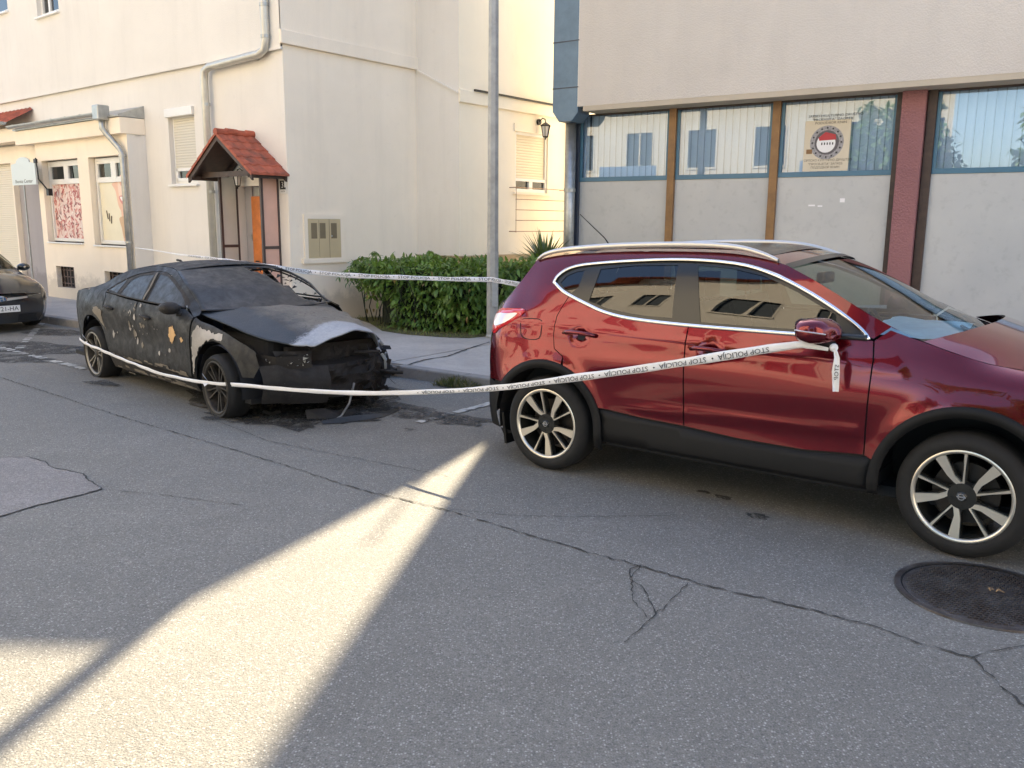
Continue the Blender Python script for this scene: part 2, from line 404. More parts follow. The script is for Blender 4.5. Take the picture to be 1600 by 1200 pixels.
#          .18  .26  .34  .44  .54  .66  .78  .88  .95  1.01 1.08 1.22 1.36 1.46 1.53
QROWS=[
(-.90,[.05, .10, .15, .18, .18, .18, .18, .18, .18, .18, .18, .18, .18, .18, .18, .18]),
(-.80,[.36, .40, .44, .46, .46, .46, .47, .47, .46, .45, .44, .42, .40, .38, .34, .32]),
(-.70,[.58, .62, .64, .655,.655,.66, .66, .655,.645,.63, .60, .53, .49, .45, .40, .38]),
(-.60,[.74, .77, .785,.795,.79, .79, .79, .78, .765,.745,.705,.62, .56, .51, .46, .44]),
(-.50,[.80, .83, .85, .86, .858,.857,.853,.845,.832,.812,.78, .69, .62, .57, .52, .50]),
(-.25,[.82, .85, .885,.90, .90, .902,.900,.890,.878,.862,.838,.765,.69, .63, .575,.55]),
(.30, [.82, .865,.893,.892,.893,.900,.905,.900,.888,.874,.852,.795,.728,.672,.615,.585]),
(1.3, [.82, .875,.895,.885,.882,.893,.902,.900,.892,.880,.858,.802,.738,.684,.625,.59]),
(2.1, [.82, .872,.893,.886,.885,.895,.902,.896,.884,.868,.846,.79, .722,.67, .61, .58]),
(2.45,[.82, .87, .893,.895,.896,.903,.905,.895,.875,.850,.81, .75, .68, .62, .57, .55]),
(2.75,[.82, .86, .893,.900,.903,.906,.900,.880,.855,.80, .71, .58, .48, .40, .34, .32]),
(3.10,[.79, .83, .865,.880,.882,.882,.872,.845,.80, .74, .65, .52, .42, .35, .29, .27]),
(3.36,[.70, .74, .79, .81, .81, .81, .79, .74, .68, .61, .53, .42, .33, .27, .22, .20]),
(3.50,[.55, .60, .66, .68, .68, .67, .63, .57, .50, .44, .38, .30, .24, .19, .15, .13])]
ZS={2.75:[.18,.26,.34,.44,.54,.66,.78,.88,.945,.995,1.035,1.07,1.085,1.09,1.095,1.10],
3.10:[.18,.26,.34,.44,.54,.66,.78,.87,.925,.965,.995,1.02,1.03,1.035,1.04,1.043],
3.36:[.18,.26,.34,.44,.54,.65,.75,.82,.86,.885,.905,.92,.93,.935,.94,.942],
3.50:[.18,.26,.34,.43,.53,.62,.69,.73,.76,.775,.79,.80,.81,.815,.82,.82]}
QS=Surf(VN,QROWS,ZS)
AVN=[.16,.24,.34,.46,.58,.70,.80,.88,.95,1.02,1.12,1.22,1.30,1.36]
#          .16  .24  .34  .46  .58  .70  .80  .88  .95  1.02 1.12 1.22 1.30 1.36
AROWS=[
(-1.02,[.36, .40, .44, .46, .47, .48, .48, .47, .46, .44, .40, .36, .34, .32, .30][:14]),
(-.92, [.58, .62, .65, .665,.675,.68, .68, .67, .66, .63, .56, .50, .44, .40]),
(-.70, [.68, .72, .75, .765,.775,.78, .775,.765,.745,.71, .63, .56, .50, .46]),
(-.45, [.77, .81, .83, .845,.85, .855,.85, .835,.81, .77, .68, .60, .54, .48]),
(-.20, [.82, .85, .875,.885,.89, .895,.895,.88, .85, .81, .71, .63, .57, .50]),
(.40,  [.83, .86, .89, .90, .895,.902,.91, .898,.875,.84, .765,.69, .62, .555]),
(1.4,  [.83, .86, .89, .90, .892,.90, .91, .90, .878,.845,.775,.705,.64, .575]),
(2.0,  [.83, .86, .89, .90, .895,.902,.905,.892,.865,.82, .75, .68, .61, .55]),
(2.35, [.83, .86, .89, .90, .905,.908,.90, .88, .83, .75, .66, .58, .52, .47]),
(2.8,  [.83, .86, .88, .895,.90, .90, .88, .845,.77, .68, .58, .50, .44, .39]),
(3.25, [.78, .81, .83, .84, .845,.84, .81, .76, .69, .61, .52, .44, .38, .34]),
(3.52, [.66, .70, .73, .745,.74, .72, .68, .62, .56, .50, .42, .35, .30, .26]),
(3.66, [.48, .52, .56, .58, .57, .55, .51, .46, .41, .36, .30, .25, .21, .18])]
AZ={-1.02:[.16,.24,.34,.46,.58,.70,.80,.88,.935,.97,.985,.99,.995,1.0],
-.92:[.16,.24,.34,.46,.58,.70,.80,.88,.94,.98,1.0,1.01,1.015,1.02],
-.70:[.16,.24,.34,.46,.58,.70,.80,.88,.945,.995,1.02,1.035,1.04,1.045],
2.35:[.16,.24,.34,.46,.58,.70,.80,.875,.93,.97,.995,1.01,1.02,1.025],
2.8: [.16,.24,.34,.46,.58,.70,.79,.86,.90,.925,.945,.96,.97,.975],
3.25:[.16,.24,.34,.46,.58,.68,.76,.81,.835,.85,.865,.875,.88,.885],
3.52:[.16,.24,.34,.46,.57,.66,.71,.74,.76,.77,.78,.785,.79,.795],
3.66:[.16,.24,.34,.45,.55,.62,.65,.67,.68,.69,.695,.70,.705,.71]}
AS=Surf(AVN,AROWS,AZ)

# ------------------------------------------------------------------ ground
road = mk('road', [(-150, -90, 0), (150, -90, 0), (150, 160, 0), (-150, 160, 0)], [(0, 1, 2, 3)], M['asphalt']); tag(road, kind='structure')
KD = Vector((.809, -.588, 0)); KN = Vector((.588, .809, 0)); KP = Vector((-1.33, 9.585, 0))     # kerb line direction, inward normal, a point on it
def kp(s, d, z): return KP + KD*s + KN*d + Vector((0, 0, z))
# the parking lane next to the kerb has an older surface
b = MB(); b.quad(kp(-30, -2.25, .004), kp(16, -2.25, .004), kp(16, 0, .004), kp(-30, 0, .004))
b = None; pk = road
b = MB()
def slab(b, s0, s1, d0, d1, z0, z1):
    v = [kp(s0, d0, z0), kp(s1, d0, z0), kp(s1, d1, z0), kp(s0, d1, z0), kp(s0, d0, z1), kp(s1, d0, z1), kp(s1, d1, z1), kp(s0, d1, z1)]
    b.add(v, [(3,2,1,0),(4,5,6,7),(0,1,5,4),(1,2,6,5),(2,3,7,6),(3,0,4,7)])
slab(b, -40, -.26, .16, 60, -.2, .12); slab(b, -.235, 40, .16, 60, -.2, .118)
pav = b.build('pavement', M['pavement']); tag(pav, kind='structure')
b = MB()
s = -30.0
while s < 18:
    L = 1.0 if not (-.9 < s < -.2) else .6
    low = -.75 < s+L*.5 < -.1
    slab(b, s+.004, s+L-.004, 0, .155, -.2, .125 if not low else .085); s += L
kb = b.build('kerb', M['kerb'], bevel=.018); tag(kb, kind='structure')
# open joint in the pavement running back from the kerb
b = MB()
jp = [(617, 573), (640, 569), (662, 562), (700, 556), (730, 545), (765, 534)]
jg = [on_ground(x, y, .124) for x, y in jp]
def ribbon_flat(b, pts, wid, z, jit=.3, seed=1):
    rnd = random.Random(seed); n = len(pts)
    L = []
    for i, p in enumerate(pts):
        t = (pts[min(i+1, n-1)]-pts[max(i-1, 0)]); t.z = 0; t.normalize(); nn = Vector((-t.y, t.x, 0)); ww = wid*(1+rnd.uniform(-jit, jit))/2
        L.append((Vector((p.x, p.y, z))+nn*ww, Vector((p.x, p.y, z))-nn*ww))
    for i in range(n-1): b.quad(L[i][0], L[i+1][0], L[i+1][1], L[i][1])
def wiggle(pts, step=.05, amp=.012, seed=3):
    rnd = random.Random(seed); o = []
    for i in range(len(pts)-1):
        a, c = pts[i], pts[i+1]; k = max(1, int((c-a).length/step))
        for j in range(k):
            p = a.lerp(c, j/k); o.append(p+Vector((rnd.uniform(-amp, amp), rnd.uniform(-amp, amp), 0)))
    o.append(pts[-1]); return o
ribbon_flat(b, wiggle(jg, .08, .008), .03, .1235, .5)
jo = b.build('pavement_joint', M['crack'], pav)
# road cracks
b = MB()
cr = [(-60, 575), (0, 590), (100, 622), (200, 655), (345, 697), (460, 732), (560, 765), (690, 795), (800, 828), (900, 858), (1000, 885), (1100, 915), (1230, 945), (1350, 975), (1420, 1000), (1520, 1030), (1560, 1070), (1600, 1105), (1640, 1140)]
ribbon_flat(b, wiggle([on_ground(x, y) for x, y in cr], .03, .010, 5), .0075, .0052, .95, 2)
for k, L in enumerate([[(1000, 885), (985, 905), (1010, 925), (1025, 960), (975, 1005)], [(1075, 912), (1045, 945), (1025, 960)], [(1520, 1030), (1545, 1018), (1600, 1010)],
          [(690, 795), (800, 806), (900, 808), (1060, 806)], [(160, 765), (260, 775), (380, 790)], [(1003, 884), (985, 890), (990, 940), (1010, 965)], [(330, 655), (420, 690), (700, 745)]]):
    ribbon_flat(b, wiggle([on_ground(x, y) for x, y in L], .03, .008, 11+k), .0042 if k != 3 else .0035, .0052, .8, k)
b.build('road_crack', M['crack'], road)
# paler repair patch at the left
b = MB()
pp = [on_ground(x, y) for x, y in [(-60, 722), (0, 716), (45, 715), (70, 722), (80, 731), (130, 741), (138, 750), (160, 765), (120, 776), (60, 790), (0, 808), (-60, 825)]]
pv = [Vector((p.x, p.y, .0045)) for p in pp]
b.add(pv, [tuple(range(len(pv)))[::-1]]); b.build('road_patch', M['patch'], road)
b = MB(); ribbon_flat(b, wiggle(pp[1:-1], .04, .006, 9), .008, .0068, .6, 4); b.build('patch_edge', M['crack'], road)
# painted bay lines, worn
b = MB()
def worn(b, A, B, wid, z, gaps, seed):
    rnd = random.Random(seed); n = int((B-A).length/.05); t = (B-A).normalized(); nn = Vector((-t.y, t.x, 0))
    for i in range(n):
        if rnd.random() < gaps: continue
        p = A+t*(i*.05); q = A+t*(i*.05+.05); w0 = wid*(.5+rnd.uniform(-.16, .1)); w1 = wid*(.5+rnd.uniform(-.16, .1))
        b.quad(p+nn*w0+Vector((0, 0, z)), p-nn*w1+Vector((0, 0, z)), q-nn*w1+Vector((0, 0, z)), q+nn*w0+Vector((0, 0, z)))
worn(b, on_ground(654, 661), on_ground(800, 622), .085, .0085, .12, 3)
worn(b, on_ground(-60, 528), on_ground(135, 578), .10, .0085, .3, 4)
worn(b, on_ground(30, 545), on_ground(70, 500), .10, .0085, .6, 5)
b.build('bay_line', M['paint_line'], pk)

# manhole cover
mc = on_ground(1486, 934); MCX, MCY = 2.262, 3.826
mh = empty('manhole_cover', (MCX, MCY, 0), R(-18), 'round rusty manhole cover with studded face in the road near the front wheel', 'manhole cover')
m, t, p = nodes('cast_iron'); v = coords(t); n1 = nz(t, v, 7, 5, .65); n2 = nz(t, v, 90, 4, .7)
c = mix(t, ramp(t, n1, [(.35, (0, 0, 0)), (.7, (1, 1, 1))]), (.075, .062, .058), (.16, .155, .16)); c = mix(t, ramp(t, n2, [(.4, (0, 0, 0)), (.8, (.6, .6, .6))]), c, (.02, .016, .015))
t.links.new(c, p.inputs['Base Color']); p.inputs['Roughness'].default_value = .42; p.inputs['Metallic'].default_value = .6; bump(t, p, n2, .5, .004)
M['iron'] = m
MB().lathe([(0, .006), (.352, .006), (.355, .002)], 64, 'Z').build('lid', M['iron'], mh)
MB().lathe([(.352, .0025), (.366, .0025), (.366, .001)], 64, 'Z').build('gap_ring', M['dark'], mh)
MB().lathe([(.364, .009), (.392, .009), (.394, .001)], 64, 'Z').build('frame_ring', M['iron'], mh)
b = MB()
for i in range(-26, 15):
    for j in range(-26, 15):
        x = i*.0255+(.0128 if j % 2 else 0); y = j*.0235
        if x*x+y*y < .335**2 and not (abs(x-.06) < .075 and abs(y-.045) < .03): b.box(x-.0085, x+.0085, y-.005, y+.005, .004, .0125)
b.build('studs', M['iron'], mh)
M['orange_ink'] = mat('orange_paint', (.42, .24, .10), .7, var=.3, vs=60)
b = MB(); text_on(b, 'FA', .062, lambda x, y: Vector((x+.06, y+.045, .0135))); o = b.build('cast_letters', M['orange_ink'], mh, fix=False)

# ------------------------------------------------------------------ white house (left)
HY = .68; HK = Vector((-3.4726, 13.4554, 0))
house = empty('white_house', HK, -HY, 'large cream white plastered house with a projecting bay, tiled door canopy and shop windows', 'house')
Hu = Vector((math.cos(HY), -math.sin(HY), 0)); Hv = Vector((math.sin(HY), math.cos(HY), 0))
def hl(x, y, z=0): return HK + Hu*x + Hv*y + Vector((0, 0, z))
def hpx(px, py, plane='f', off=0.0):
    n = Hv if plane == 'f' else Hu; q = on_plane(px, py, HK+n*off, n)-HK; return Vector((q.dot(Hu), q.dot(Hv), q.z))
def wall(name, outline, holes, y, depth, m, parent, side=None, thick=.0):
    "wall face in the x,z plane at y (side=None) or in the y,z plane at x=side; openings get reveals of the given depth"
    vs, tr = tri2d(outline, holes)
    F = (lambda a, d, z: Vector((a, y+d, z))) if side is None else (lambda a, d, z: Vector((side-d, a, z)))
    b = MB(); b.add([F(a, 0, z) for a, z in vs], tr)
    for h in holes:
        n = len(h)
        for i in range(n):
            a, c = h[i], h[(i+1) % n]; b.quad(F(a[0], 0, a[1]), F(c[0], 0, c[1]), F(c[0], depth, c[1]), F(a[0], depth, a[1]))
    return b.build(name, m, parent, fix=False)
def rect(x0, x1, z0, z1): return [(x0, z0), (x1, z0), (x1, z1), (x0, z1)]
def win_frame(name, x0, x1, z0, z1, y, w=.05, d=.05, m=None, parent=None, mull=(), trans=()):
    b = MB(); b.box(x0, x0+w, y, y+d, z0, z1).box(x1-w, x1, y, y+d, z0, z1).box(x0+w, x1-w, y, y+d, z1-w, z1).box(x0+w, x1-w, y, y+d, z0, z0+w)
    for q in mull: b.box(q-w/2, q+w/2, y+.002, y+d-.002, z0+w, z1-w)
    for q in trans: b.box(x0+w, x1-w, y+.004, y+d-.004, q-w/2, q+w/2)
    return b.build(name, m, parent)
H = house
WH = rect(-3.34, -2.5, 2.36, 3.49); DH = rect(-1.34, -.36, .12, 2.28)
W1 = rect(-7.72, -6.12, 1.27, 2.9); W2 = rect(-5.68, -4.27, 1.25, 2.89); B1 = rect(-7.47, -6.66, .34, .78); B2 = rect(-5.38, -4.55, .33, .755)
wall('lower_wall', rect(-26, 0, 0, 4.27), [WH, DH], 0, .14, M['white_wall'], H)
U1 = rect(-8.02, -7.06, 5.77, 7.2); U2 = rect(-10.9, -9.42, 6.1, 7.3)
wall('upper_wall', [(-26, 4.27), (0, 4.27), (0, 7.45), (-26, 7.45)], [U1, U2], -.035, .16, M['white_wall'], H)
box('drip_ledge', -26, .035, -.06, -.03, 4.25, 4.285, M['white_wall'], H)
wall('side_wall', rect(0, 2.8, 0, 4.33), [], 0, 0, M['cream_wall'], H, side=0.0)
wall('side_wall', [(-.035, 4.33), (2.8, 4.33), (2.8, 9.1), (-.035, 7.45)], [], 0, 0, M['cream_wall'], H, side=.02)
MB().box(.0, .06, -.06, 2.8, 4.33, 4.53).build('string_course', M['cream_wall'], H, bevel=.01)
# bay: strip facing the street and long side facing the yard
BX = 1.02; BY = 2.78
RZ, RY = 10.5, 4.75
def roofz(y): return RZ-abs(y-RY)*(.75 if y > RY else .62)-max(0, y-6.25)*.35
wall('bay_front', [(0, 1.16), (BX, 1.16), (BX, roofz(BY)), (0, roofz(BY))], [], BY, 0, M['white_wall'], H)
BW = rect(4.31, 5.3, 2.3, 3.38)
wall('bay_side_wall', [(BY, 1.16), (7.4, 1.16), (7.4, roofz(7.4)), (6.25, roofz(6.25)), (RY, RZ), (BY, roofz(BY))], [BW], 0, .1, M['yellow_bounce_wall'], H, side=BX)
MB().box(0.001, BX-.001, BY+.001, 7.38, 1.15, 1.16).build('bay_soffit', M['plinth'], H)
wall('yard_plinth', rect(2.8, 7.4, 0, 1.15), [], 0, 0, M['plinth'], H, side=.02)
MB().box(BX, BX+.05, BY-.02, 7.38, 3.72, 3.93).build('bay_string_course', M['yellow_bounce_wall'], H, bevel=.01)
# sloping weathering on the bay front
b = MB(); b.add([(0, BY-.03, 4.36), (0, BY-.03, 4.33), (BX+.0, BY-.03, 3.85), (BX+.0, BY-.03, 3.88), (0, BY, 4.36), (0, BY, 4.33), (BX, BY, 3.85), (BX, BY, 3.88)],
                [(0, 1, 2, 3), (0, 3, 7, 4), (1, 5, 6, 2), (3, 2, 6, 7), (0, 4, 5, 1)]); b.build('sloping_ledge', M['white_wall'], H)
MB().box(BX+.05, BX+.09, 3.1, 5.45, 3.93, 3.96).build('flashing', M['black_metal'], H)
# roof, a gable whose ridge runs along the street front
b = MB(); ov = .35
for s0, s1 in ((-.4, RY), (RY, 6.25), (6.25, 7.45)):
    za, zb = roofz(s0)-.16, roofz(s1)-.16
    b.add([(-26, s0, za), (BX+.02, s0, za), (BX+.02, s1, zb), (-26, s1, zb), (-26, s0, za+.12), (BX+.02, s0, za+.12), (BX+.02, s1, zb+.12), (-26, s1, zb+.12)],
          [(3,2,1,0),(4,5,6,7),(0,1,5,4),(1,2,6,5),(2,3,7,6),(3,0,4,7)])
b.build('roof', M['tile'], H)
wall('rear_wall', rect(-26, BX, 0, roofz(7.4)), [], 7.4, 0, M['white_wall'], H)
wall('gable_wall', [(0, 0), (7.4, 0), (7.4, roofz(7.4)), (6.25, roofz(6.25)), (RY, RZ), (0, roofz(0))], [], 0, 0, M['white_wall'], H, side=-26)
# shop extension in front of the house wall
wall('shop_wall', rect(-7.95, -4.15, 0, 3.24), [W1, W2, B1, B2], -.35, .13, M['cream_wall'], H)
b = MB(); b.box(-4.152, -4.15, -.35, 0, 0, 3.24).box(-7.95, -7.948, -.35, 0, 0, 3.24).box(-7.95, -4.15, -.2, -.1, 3.2, 3.24); b.build('shop_wall_side', M['white_wall'], H)
MB().box(-8.6, -4.13, -.47, -.001, 3.24, 3.52).build('shop_fascia', M['cream_wall'], H, bevel=.008)
MB().add([(-8.6, -.5, 3.56), (-4.13, -.5, 3.56), (-4.13, 0, 3.75), (-8.6, 0, 3.75), (-8.6, -.5, 3.53), (-4.13, -.5, 3.53), (-4.13, 0, 3.53), (-8.6, 0, 3.53)],
         [(0,1,2,3),(0,4,5,1),(1,5,6,2),(4,7,6,5),(0,3,7,4)]).build('shop_roof', M['zinc'], H)
def gutter(name, x0, x1, y, z, r=.062, parent=None):
    b = MB(); n = 10
    P = [(math.cos(math.pi+math.pi*k/n)*r, math.sin(math.pi+math.pi*k/n)*r) for k in range(n+1)]
    v = [(x0, y+a, z+c) for a, c in P]+[(x1, y+a, z+c) for a, c in P]; b.add(v, [(i, i+1, i+n+2, i+n+1) for i in range(n)])
    b.add([v[i] for i in range(n+1)], [tuple(range(n+1))]); b.add([v[i] for i in range(n+1, 2*n+2)], [tuple(range(n+1))])
    x = x0+.3
    while x < x1: b.box(x-.012, x+.012, y-r-.006, y+r+.006, z-.004, z+.008); x += .6
    o = b.build(name, M['zinc'], parent); md = o.modifiers.new('s', 'SOLIDIFY'); md.thickness = .004; return o
gutter('gutter', -8.6, -4.62, -.56, 3.62, parent=H)
MB().box(-4.72, -4.5, -.67, -.45, 3.48, 3.74).build('hopper', M['zinc'], H, bevel=.02)
MB().tube([(-4.6, -.56, 3.5), (-4.6, -.56, 3.34), (-4.56, -.5, 3.24), (-4.28, -.44, 3.0), (-4.22, -.42, 2.9), (-4.22, -.42, .1)], .052, 12).build('downpipe', M['zinc'], H, smooth=True)
for z in (2.86, 1.33, .6): MB().tube([(-4.22, -.42, z-.02), (-4.22, -.42, z+.02)], .064, 12).build('pipe_clip', M['zinc'], H)
# shop windows: frames with two top lights each, films below
for (x0, x1, z0, z1) in ((-7.70, -6.14, 1.29, 2.88), (-5.66, -4.29, 1.27, 2.87)):
    f = win_frame('window', x0, x1, z0, z1, -.235, .055, .06, M['white'], H, trans=(z1-.42,))
    xm = (x0+x1)/2; box('top_mullion', xm-.06, xm+.06, -.232, -.178, z1-.395, z1-.055, M['white'], f)
    b = MB()
    for a, c in ((x0+.055, xm-.06), (xm+.06, x1-.055)): b.box(a, a+.035, -.229, -.18, z1-.39, z1-.06).box(c-.035, c, -.229, -.18, z1-.39, z1-.06).box(a, c, -.2285, -.181, z1-.395, z1-.35).box(a, c, -.2285, -.181, z1-.1, z1-.055)
    b.build('sash', M['white'], f)
    MB().box(x0+.05, x1-.05, -.2, -.195, z1-.4, z1-.05).build('pane', M['glass_dim'], f)
    MB().box(x0+.05, x1-.05, -.2, -.195, z0+.05, z1-.44).build('display_pane', M['paper'], f)
    MB().box(x0+.02, x1-.02, -.14, -.12, z0, z1).build('dark_interior', M['grey_wall'], f)
    MB().box(x0-.02, x1+.02, -.385, -.22, z0-.05, z0-.02).build('sill', M['white'], f, bevel=.006)
# basement windows with lattice
M['lattice'] = mat('rusty_lattice', (.16, .12, .11), .7, .3, var=.5, vs=16)
for (x0, x1, z0, z1) in ((-7.47, -6.66, .34, .78), (-5.38, -4.55, .33, .755)):
    f = win_frame('basement_window', x0, x1, z0, z1, -.25, .022, .03, M['dark_brown'], H)
    MB().box(x0, x1, -.2, -.19, z0, z1).build('pane', M['dark'], f)
    b = MB(); rnd = random.Random(int(x0*10))
    for k in range(5): x = x0+(k+.5)*(x1-x0)/5+rnd.uniform(-.03, .03); b.box(x-.014, x+.014, -.24, -.23, z0, z1)
    for k in range(3): z = z0+(k+.6)*(z1-z0)/3.2; b.box(x0, x1, -.243, -.233, z-.009, z+.009)
    b.build('grille', M['lattice'], f)
# garage wing further left
GS = rect(-11.6, -9.84, .0, 2.95)
GP = rect(-9.78, -8.02, .0, 2.88)
wall('garage_wall', rect(-26, -7.95, 0, 3.3), [GS, GP], -.12, .12, M['cream_wall'], H)
MB().box(-11.6, -9.84, -.01, .0, .0, 2.95).build('garage_shutter', M['slats_cream'], H)
MB().box(-9.78, -8.02, -.01, .0, .0, 2.88).build('grey_door_panel', M['grey_wall'], H)
b = MB(); b.box(-9.50, -9.46, -.03, -.01, 0, 2.88); b.build('door_edge', M['zinc'], H)
MB().box(-8.5, -8.1, -.045, -.012, .3, .8).build('vent_box', M['plinth'], H, bevel=.01); MB().box(-8.4, -8.16, -.05, -.044, .36, .74).build('vent_opening', M['lattice'], H)
MB().box(-25, -8.62, -.42, -.125, 3.34, 3.62).build('garage_fascia', M['cream_wall'], H)
b = MB(); x = -12.5
while x < -8.75:
    b.add([(x, -.55, 3.72), (x+.2, -.55, 3.72), (x+.2, -.02, 4.02), (x, -.02, 4.02), (x+.1, -.55, 3.78), (x+.1, -.02, 4.08)], [(0, 4, 5, 3), (4, 1, 2, 5), (0, 1, 4)]); x += .2
b.build('garage_roof_tiles', M['tile'], H)
gutter('garage_gutter', -12.5, -8.75, -.6, 3.72, parent=H)
# shuttered window
x0, x1, z0, z1 = -3.34, -2.5, 2.36, 3.49
f = win_frame('shuttered_window', x0, x1, z0, z1, .08, .05, .05, M['white'], H)
MB().box(x0+.05, x1-.05, .075, .085, z0+.26, z1-.02).build('shutter', M['slats'], f)
MB().box(x0+.1, x1-.05, .1, .104, z0+.05, z0+.26).build('pane', M['glass_dim'], f)
MB().box(x0+.02, x1-.02, .2, .21, z0, z1).build('dark_interior', M['dark'], f)
MB().box(x0-.04, x1+.0, -.05, .0, z1, z1+.14).build('shutter_box', M['white'], f, bevel=.008)
MB().box(x0-.04, x1+.04, -.06, .12, z0-.05, z0-.015).build('sill', M['white'], f, bevel=.008)
b = MB(); b.box(x0+.05, x0+.12, .06, .1, z0+.05, z0+.27).box(x0+.05, x1-.05, .06, .1, z0+.22, z0+.27).box(x0+.05, x1-.05, .06, .1, z0+.05, z0+.1); b.build('sash', M['white'], f)
for (x0, x1, z0, z1) in ((-8.02, -7.06, 5.77, 7.2), (-10.9, -9.42, 6.1, 7.3)):
    f = win_frame('upper_window', x0, x1, z0, z1, .05, .07, .06, M['white'], H, mull=((x0+x1)/2-.12,))
    MB().box(x0+.06, x1-.06, .09, .094, z0+.06, z1-.06).build('pane', M['glass_dim'], f); MB().box(x0, x1, .118, .124, z0, z1).build('curtain', M['grey_wall'], f)
    MB().box(x0-.03, x1+.03, -.1, .06, z0-.05, z0-.01).build('sill', M['white'], f, bevel=.008)
# bay window in the yard side: closed shutter above a slit of glass, wire rails in front
def sbox(b, x0, x1, y0, y1, z0, z1): return b.box(x0, x1, y0, y1, z0, z1)
y0, y1, z0, z1 = 4.31, 5.3, 2.3, 3.38
b = MB(); b.box(BX-.08, BX-.03, y0, y0+.05, z0, z1).box(BX-.08, BX-.03, y1-.05, y1, z0, z1).box(BX-.08, BX-.03, y0, y1, z1-.05, z1).box(BX-.08, BX-.03, y0, y1, z0, z0+.06).box(BX-.08, BX-.03, y0, y1, z0+.2, z0+.25).box(BX-.08, BX-.028, y0+.45, y0+.55, z0, z0+.22)
f = b.build('bay_window', M['white'], H)
MB().box(BX-.07, BX-.06, y0+.05, y1-.05, z0+.25, z1-.05).build('shutter', M['slats_cream'], f)
MB().box(BX-.075, BX-.07, y0+.05, y1-.05, z0+.05, z0+.21).build('pane', M['glass_dim'], f); MB().box(BX-.11, BX-.105, y0, y1, z0, z1).build('dark_interior', M['dark'], f)
MB().box(BX, BX+.06, y0-.08, y1+.08, z0-.05, z0-.01).build('sill', M['cream_wall'], f)
MB().box(BX, BX+.02, y0-.05, y1+.1, z1, z1+.14).build('shutter_box', M['cream_wall'], f)
b = MB()
for z in (2.37, 2.16, 1.97, 1.78, 1.58): b.tube([(BX+.16, 4.13, z), (BX+.16, 5.8, z+.0)], .007, 6)
for y in (4.14, 5.7): b.tube([(BX+.16, y, 1.56), (BX+.16, y, 2.39)], .006, 6); b.tube([(BX, y, 2.37), (BX+.17, y, 2.37)], .008, 6); b.tube([(BX, y, 1.58), (BX+.17, y, 1.58)], .008, 6)
M['rail_wire'] = mat('rusty_wire', (.34, .22, .14), .6, .4, var=.2); b.build('drying_rail', M['rail_wire'], H)
# zinc downpipe of the main roof, jogging left above the canopy
MB().tube([(-.27, -.1, 9.2), (-.27, -.1, 4.42), (-.30, -.11, 4.27), (-.42, -.11, 4.22), (-1.8, -.11, 4.17), (-1.93, -.11, 4.12), (-1.96, -.11, 3.98), (-1.96, -.11, .1)], .062, 14).build('main_downpipe', M['zinc_light'], H, smooth=True)
for p in ((-.27, 4.9), (-.27, 4.45), (-1.96, 3.6), (-1.96, 2.2)): MB().tube([(p[0], -.1, p[1]-.025), (p[0], -.1, p[1]+.025)], .07, 14).build('pipe_clip', M['zinc'], H)
for x in (-.6, -1.2, -1.7): MB().box(x-.02, x+.02, -.10, 0, 4.16, 4.24).build('pipe_bracket', M['zinc'], H)
MB().tube([(BX+.06, 5.95, 1.2), (BX+.06, 5.95, 9.0)], .05, 10).build('yard_downpipe', M['rail_wire'], H, smooth=True)
# lanterns
def lantern(name, M4, parent):
    "M4 maps local (x out of the wall) coordinates"
    b = MB(); b.tube([(0, 0, 0), (.03, 0, .0)], .045, 10).tube([(.02, 0, 0), (.08, 0, .05), (.13, 0, .03), (.14, 0, -.02)], .009, 6)
    for k in range(6):
        an = math.pi/3*k; c, s_ = math.cos(an), math.sin(an); b.tube([(.14+.07*c, .07*s_, -.06), (.14+.04*c, .04*s_, -.22)], .006, 5)
    b.lathe([(.005, -.01), (.05, -.035), (.085, -.06), (.085, -.068)], 6, 'Z', (.14, 0, 0)).lathe([(.045, -.215), (.045, -.225), (.012, -.24), (.004, -.27)], 6, 'Z', (.14, 0, 0))
    b.v = [M4 @ q for q in b.v]; o = b.build(name, M['black_metal'], parent)
    g = MB().lathe([(.062, -.07), (.036, -.21)], 6, 'Z', (.14, 0, 0)); g.v = [M4 @ q for q in g.v]; g.build('lamp_glass', M['white'], o); return o
lantern('wall_lantern', Matrix.Translation((BX, 4.98, 3.6)) @ Matrix.Scale(1.25, 4), H)
lantern('wall_lantern', Matrix.Translation((-1.12, 0, 2.5)) @ Matrix.Rotation(-math.pi/2, 4, 'Z'), H)
M['vent'] = mat('vent_shadow', (.20, .16, .10), .7)
# meter cabinet in the side wall
b = MB(); Y0, Y1, Z0, Z1 = .33, .99, 1.15, 1.77
cab = MB().box(.012, .03, Y0, Y1, Z0, Z1).build('meter_cabinet', M['tan_metal'], H, bevel=.004)
b = MB(); b.box(0, .03, Y0-.07, Y0, Z0-.06, Z1+.07).box(0, .03, Y1, Y1+.08, Z0-.06, Z1+.07).box(0, .03, Y0, Y1, Z1, Z1+.07).box(0, .045, Y0-.12, Y1+.12, Z0-.08, Z0); b.build('cabinet_surround', M['cream_wall'], cab)
for y in (.40, .57, .80):
    b = MB().box(.0295, .0315, y-.008, y+.108, Z1-.31, Z1-.065)
    for k in range(8): b.box(.03, .033, y, y+.1, Z1-.30+k*.028, Z1-.288+k*.028)
    b.build('vent', M['vent'], cab)
b = MB(); b.box(.03, .0315, .752, .757, Z0, Z1).box(.03, .0315, .545, .548, Z0+.02, Z1-.02); b.build('door_gap', M['dark_brown'], cab)
MB().tube([(.03, .8, 1.5), (.036, .8, 1.5)], .015, 8).build('lock', M['zinc'], cab)
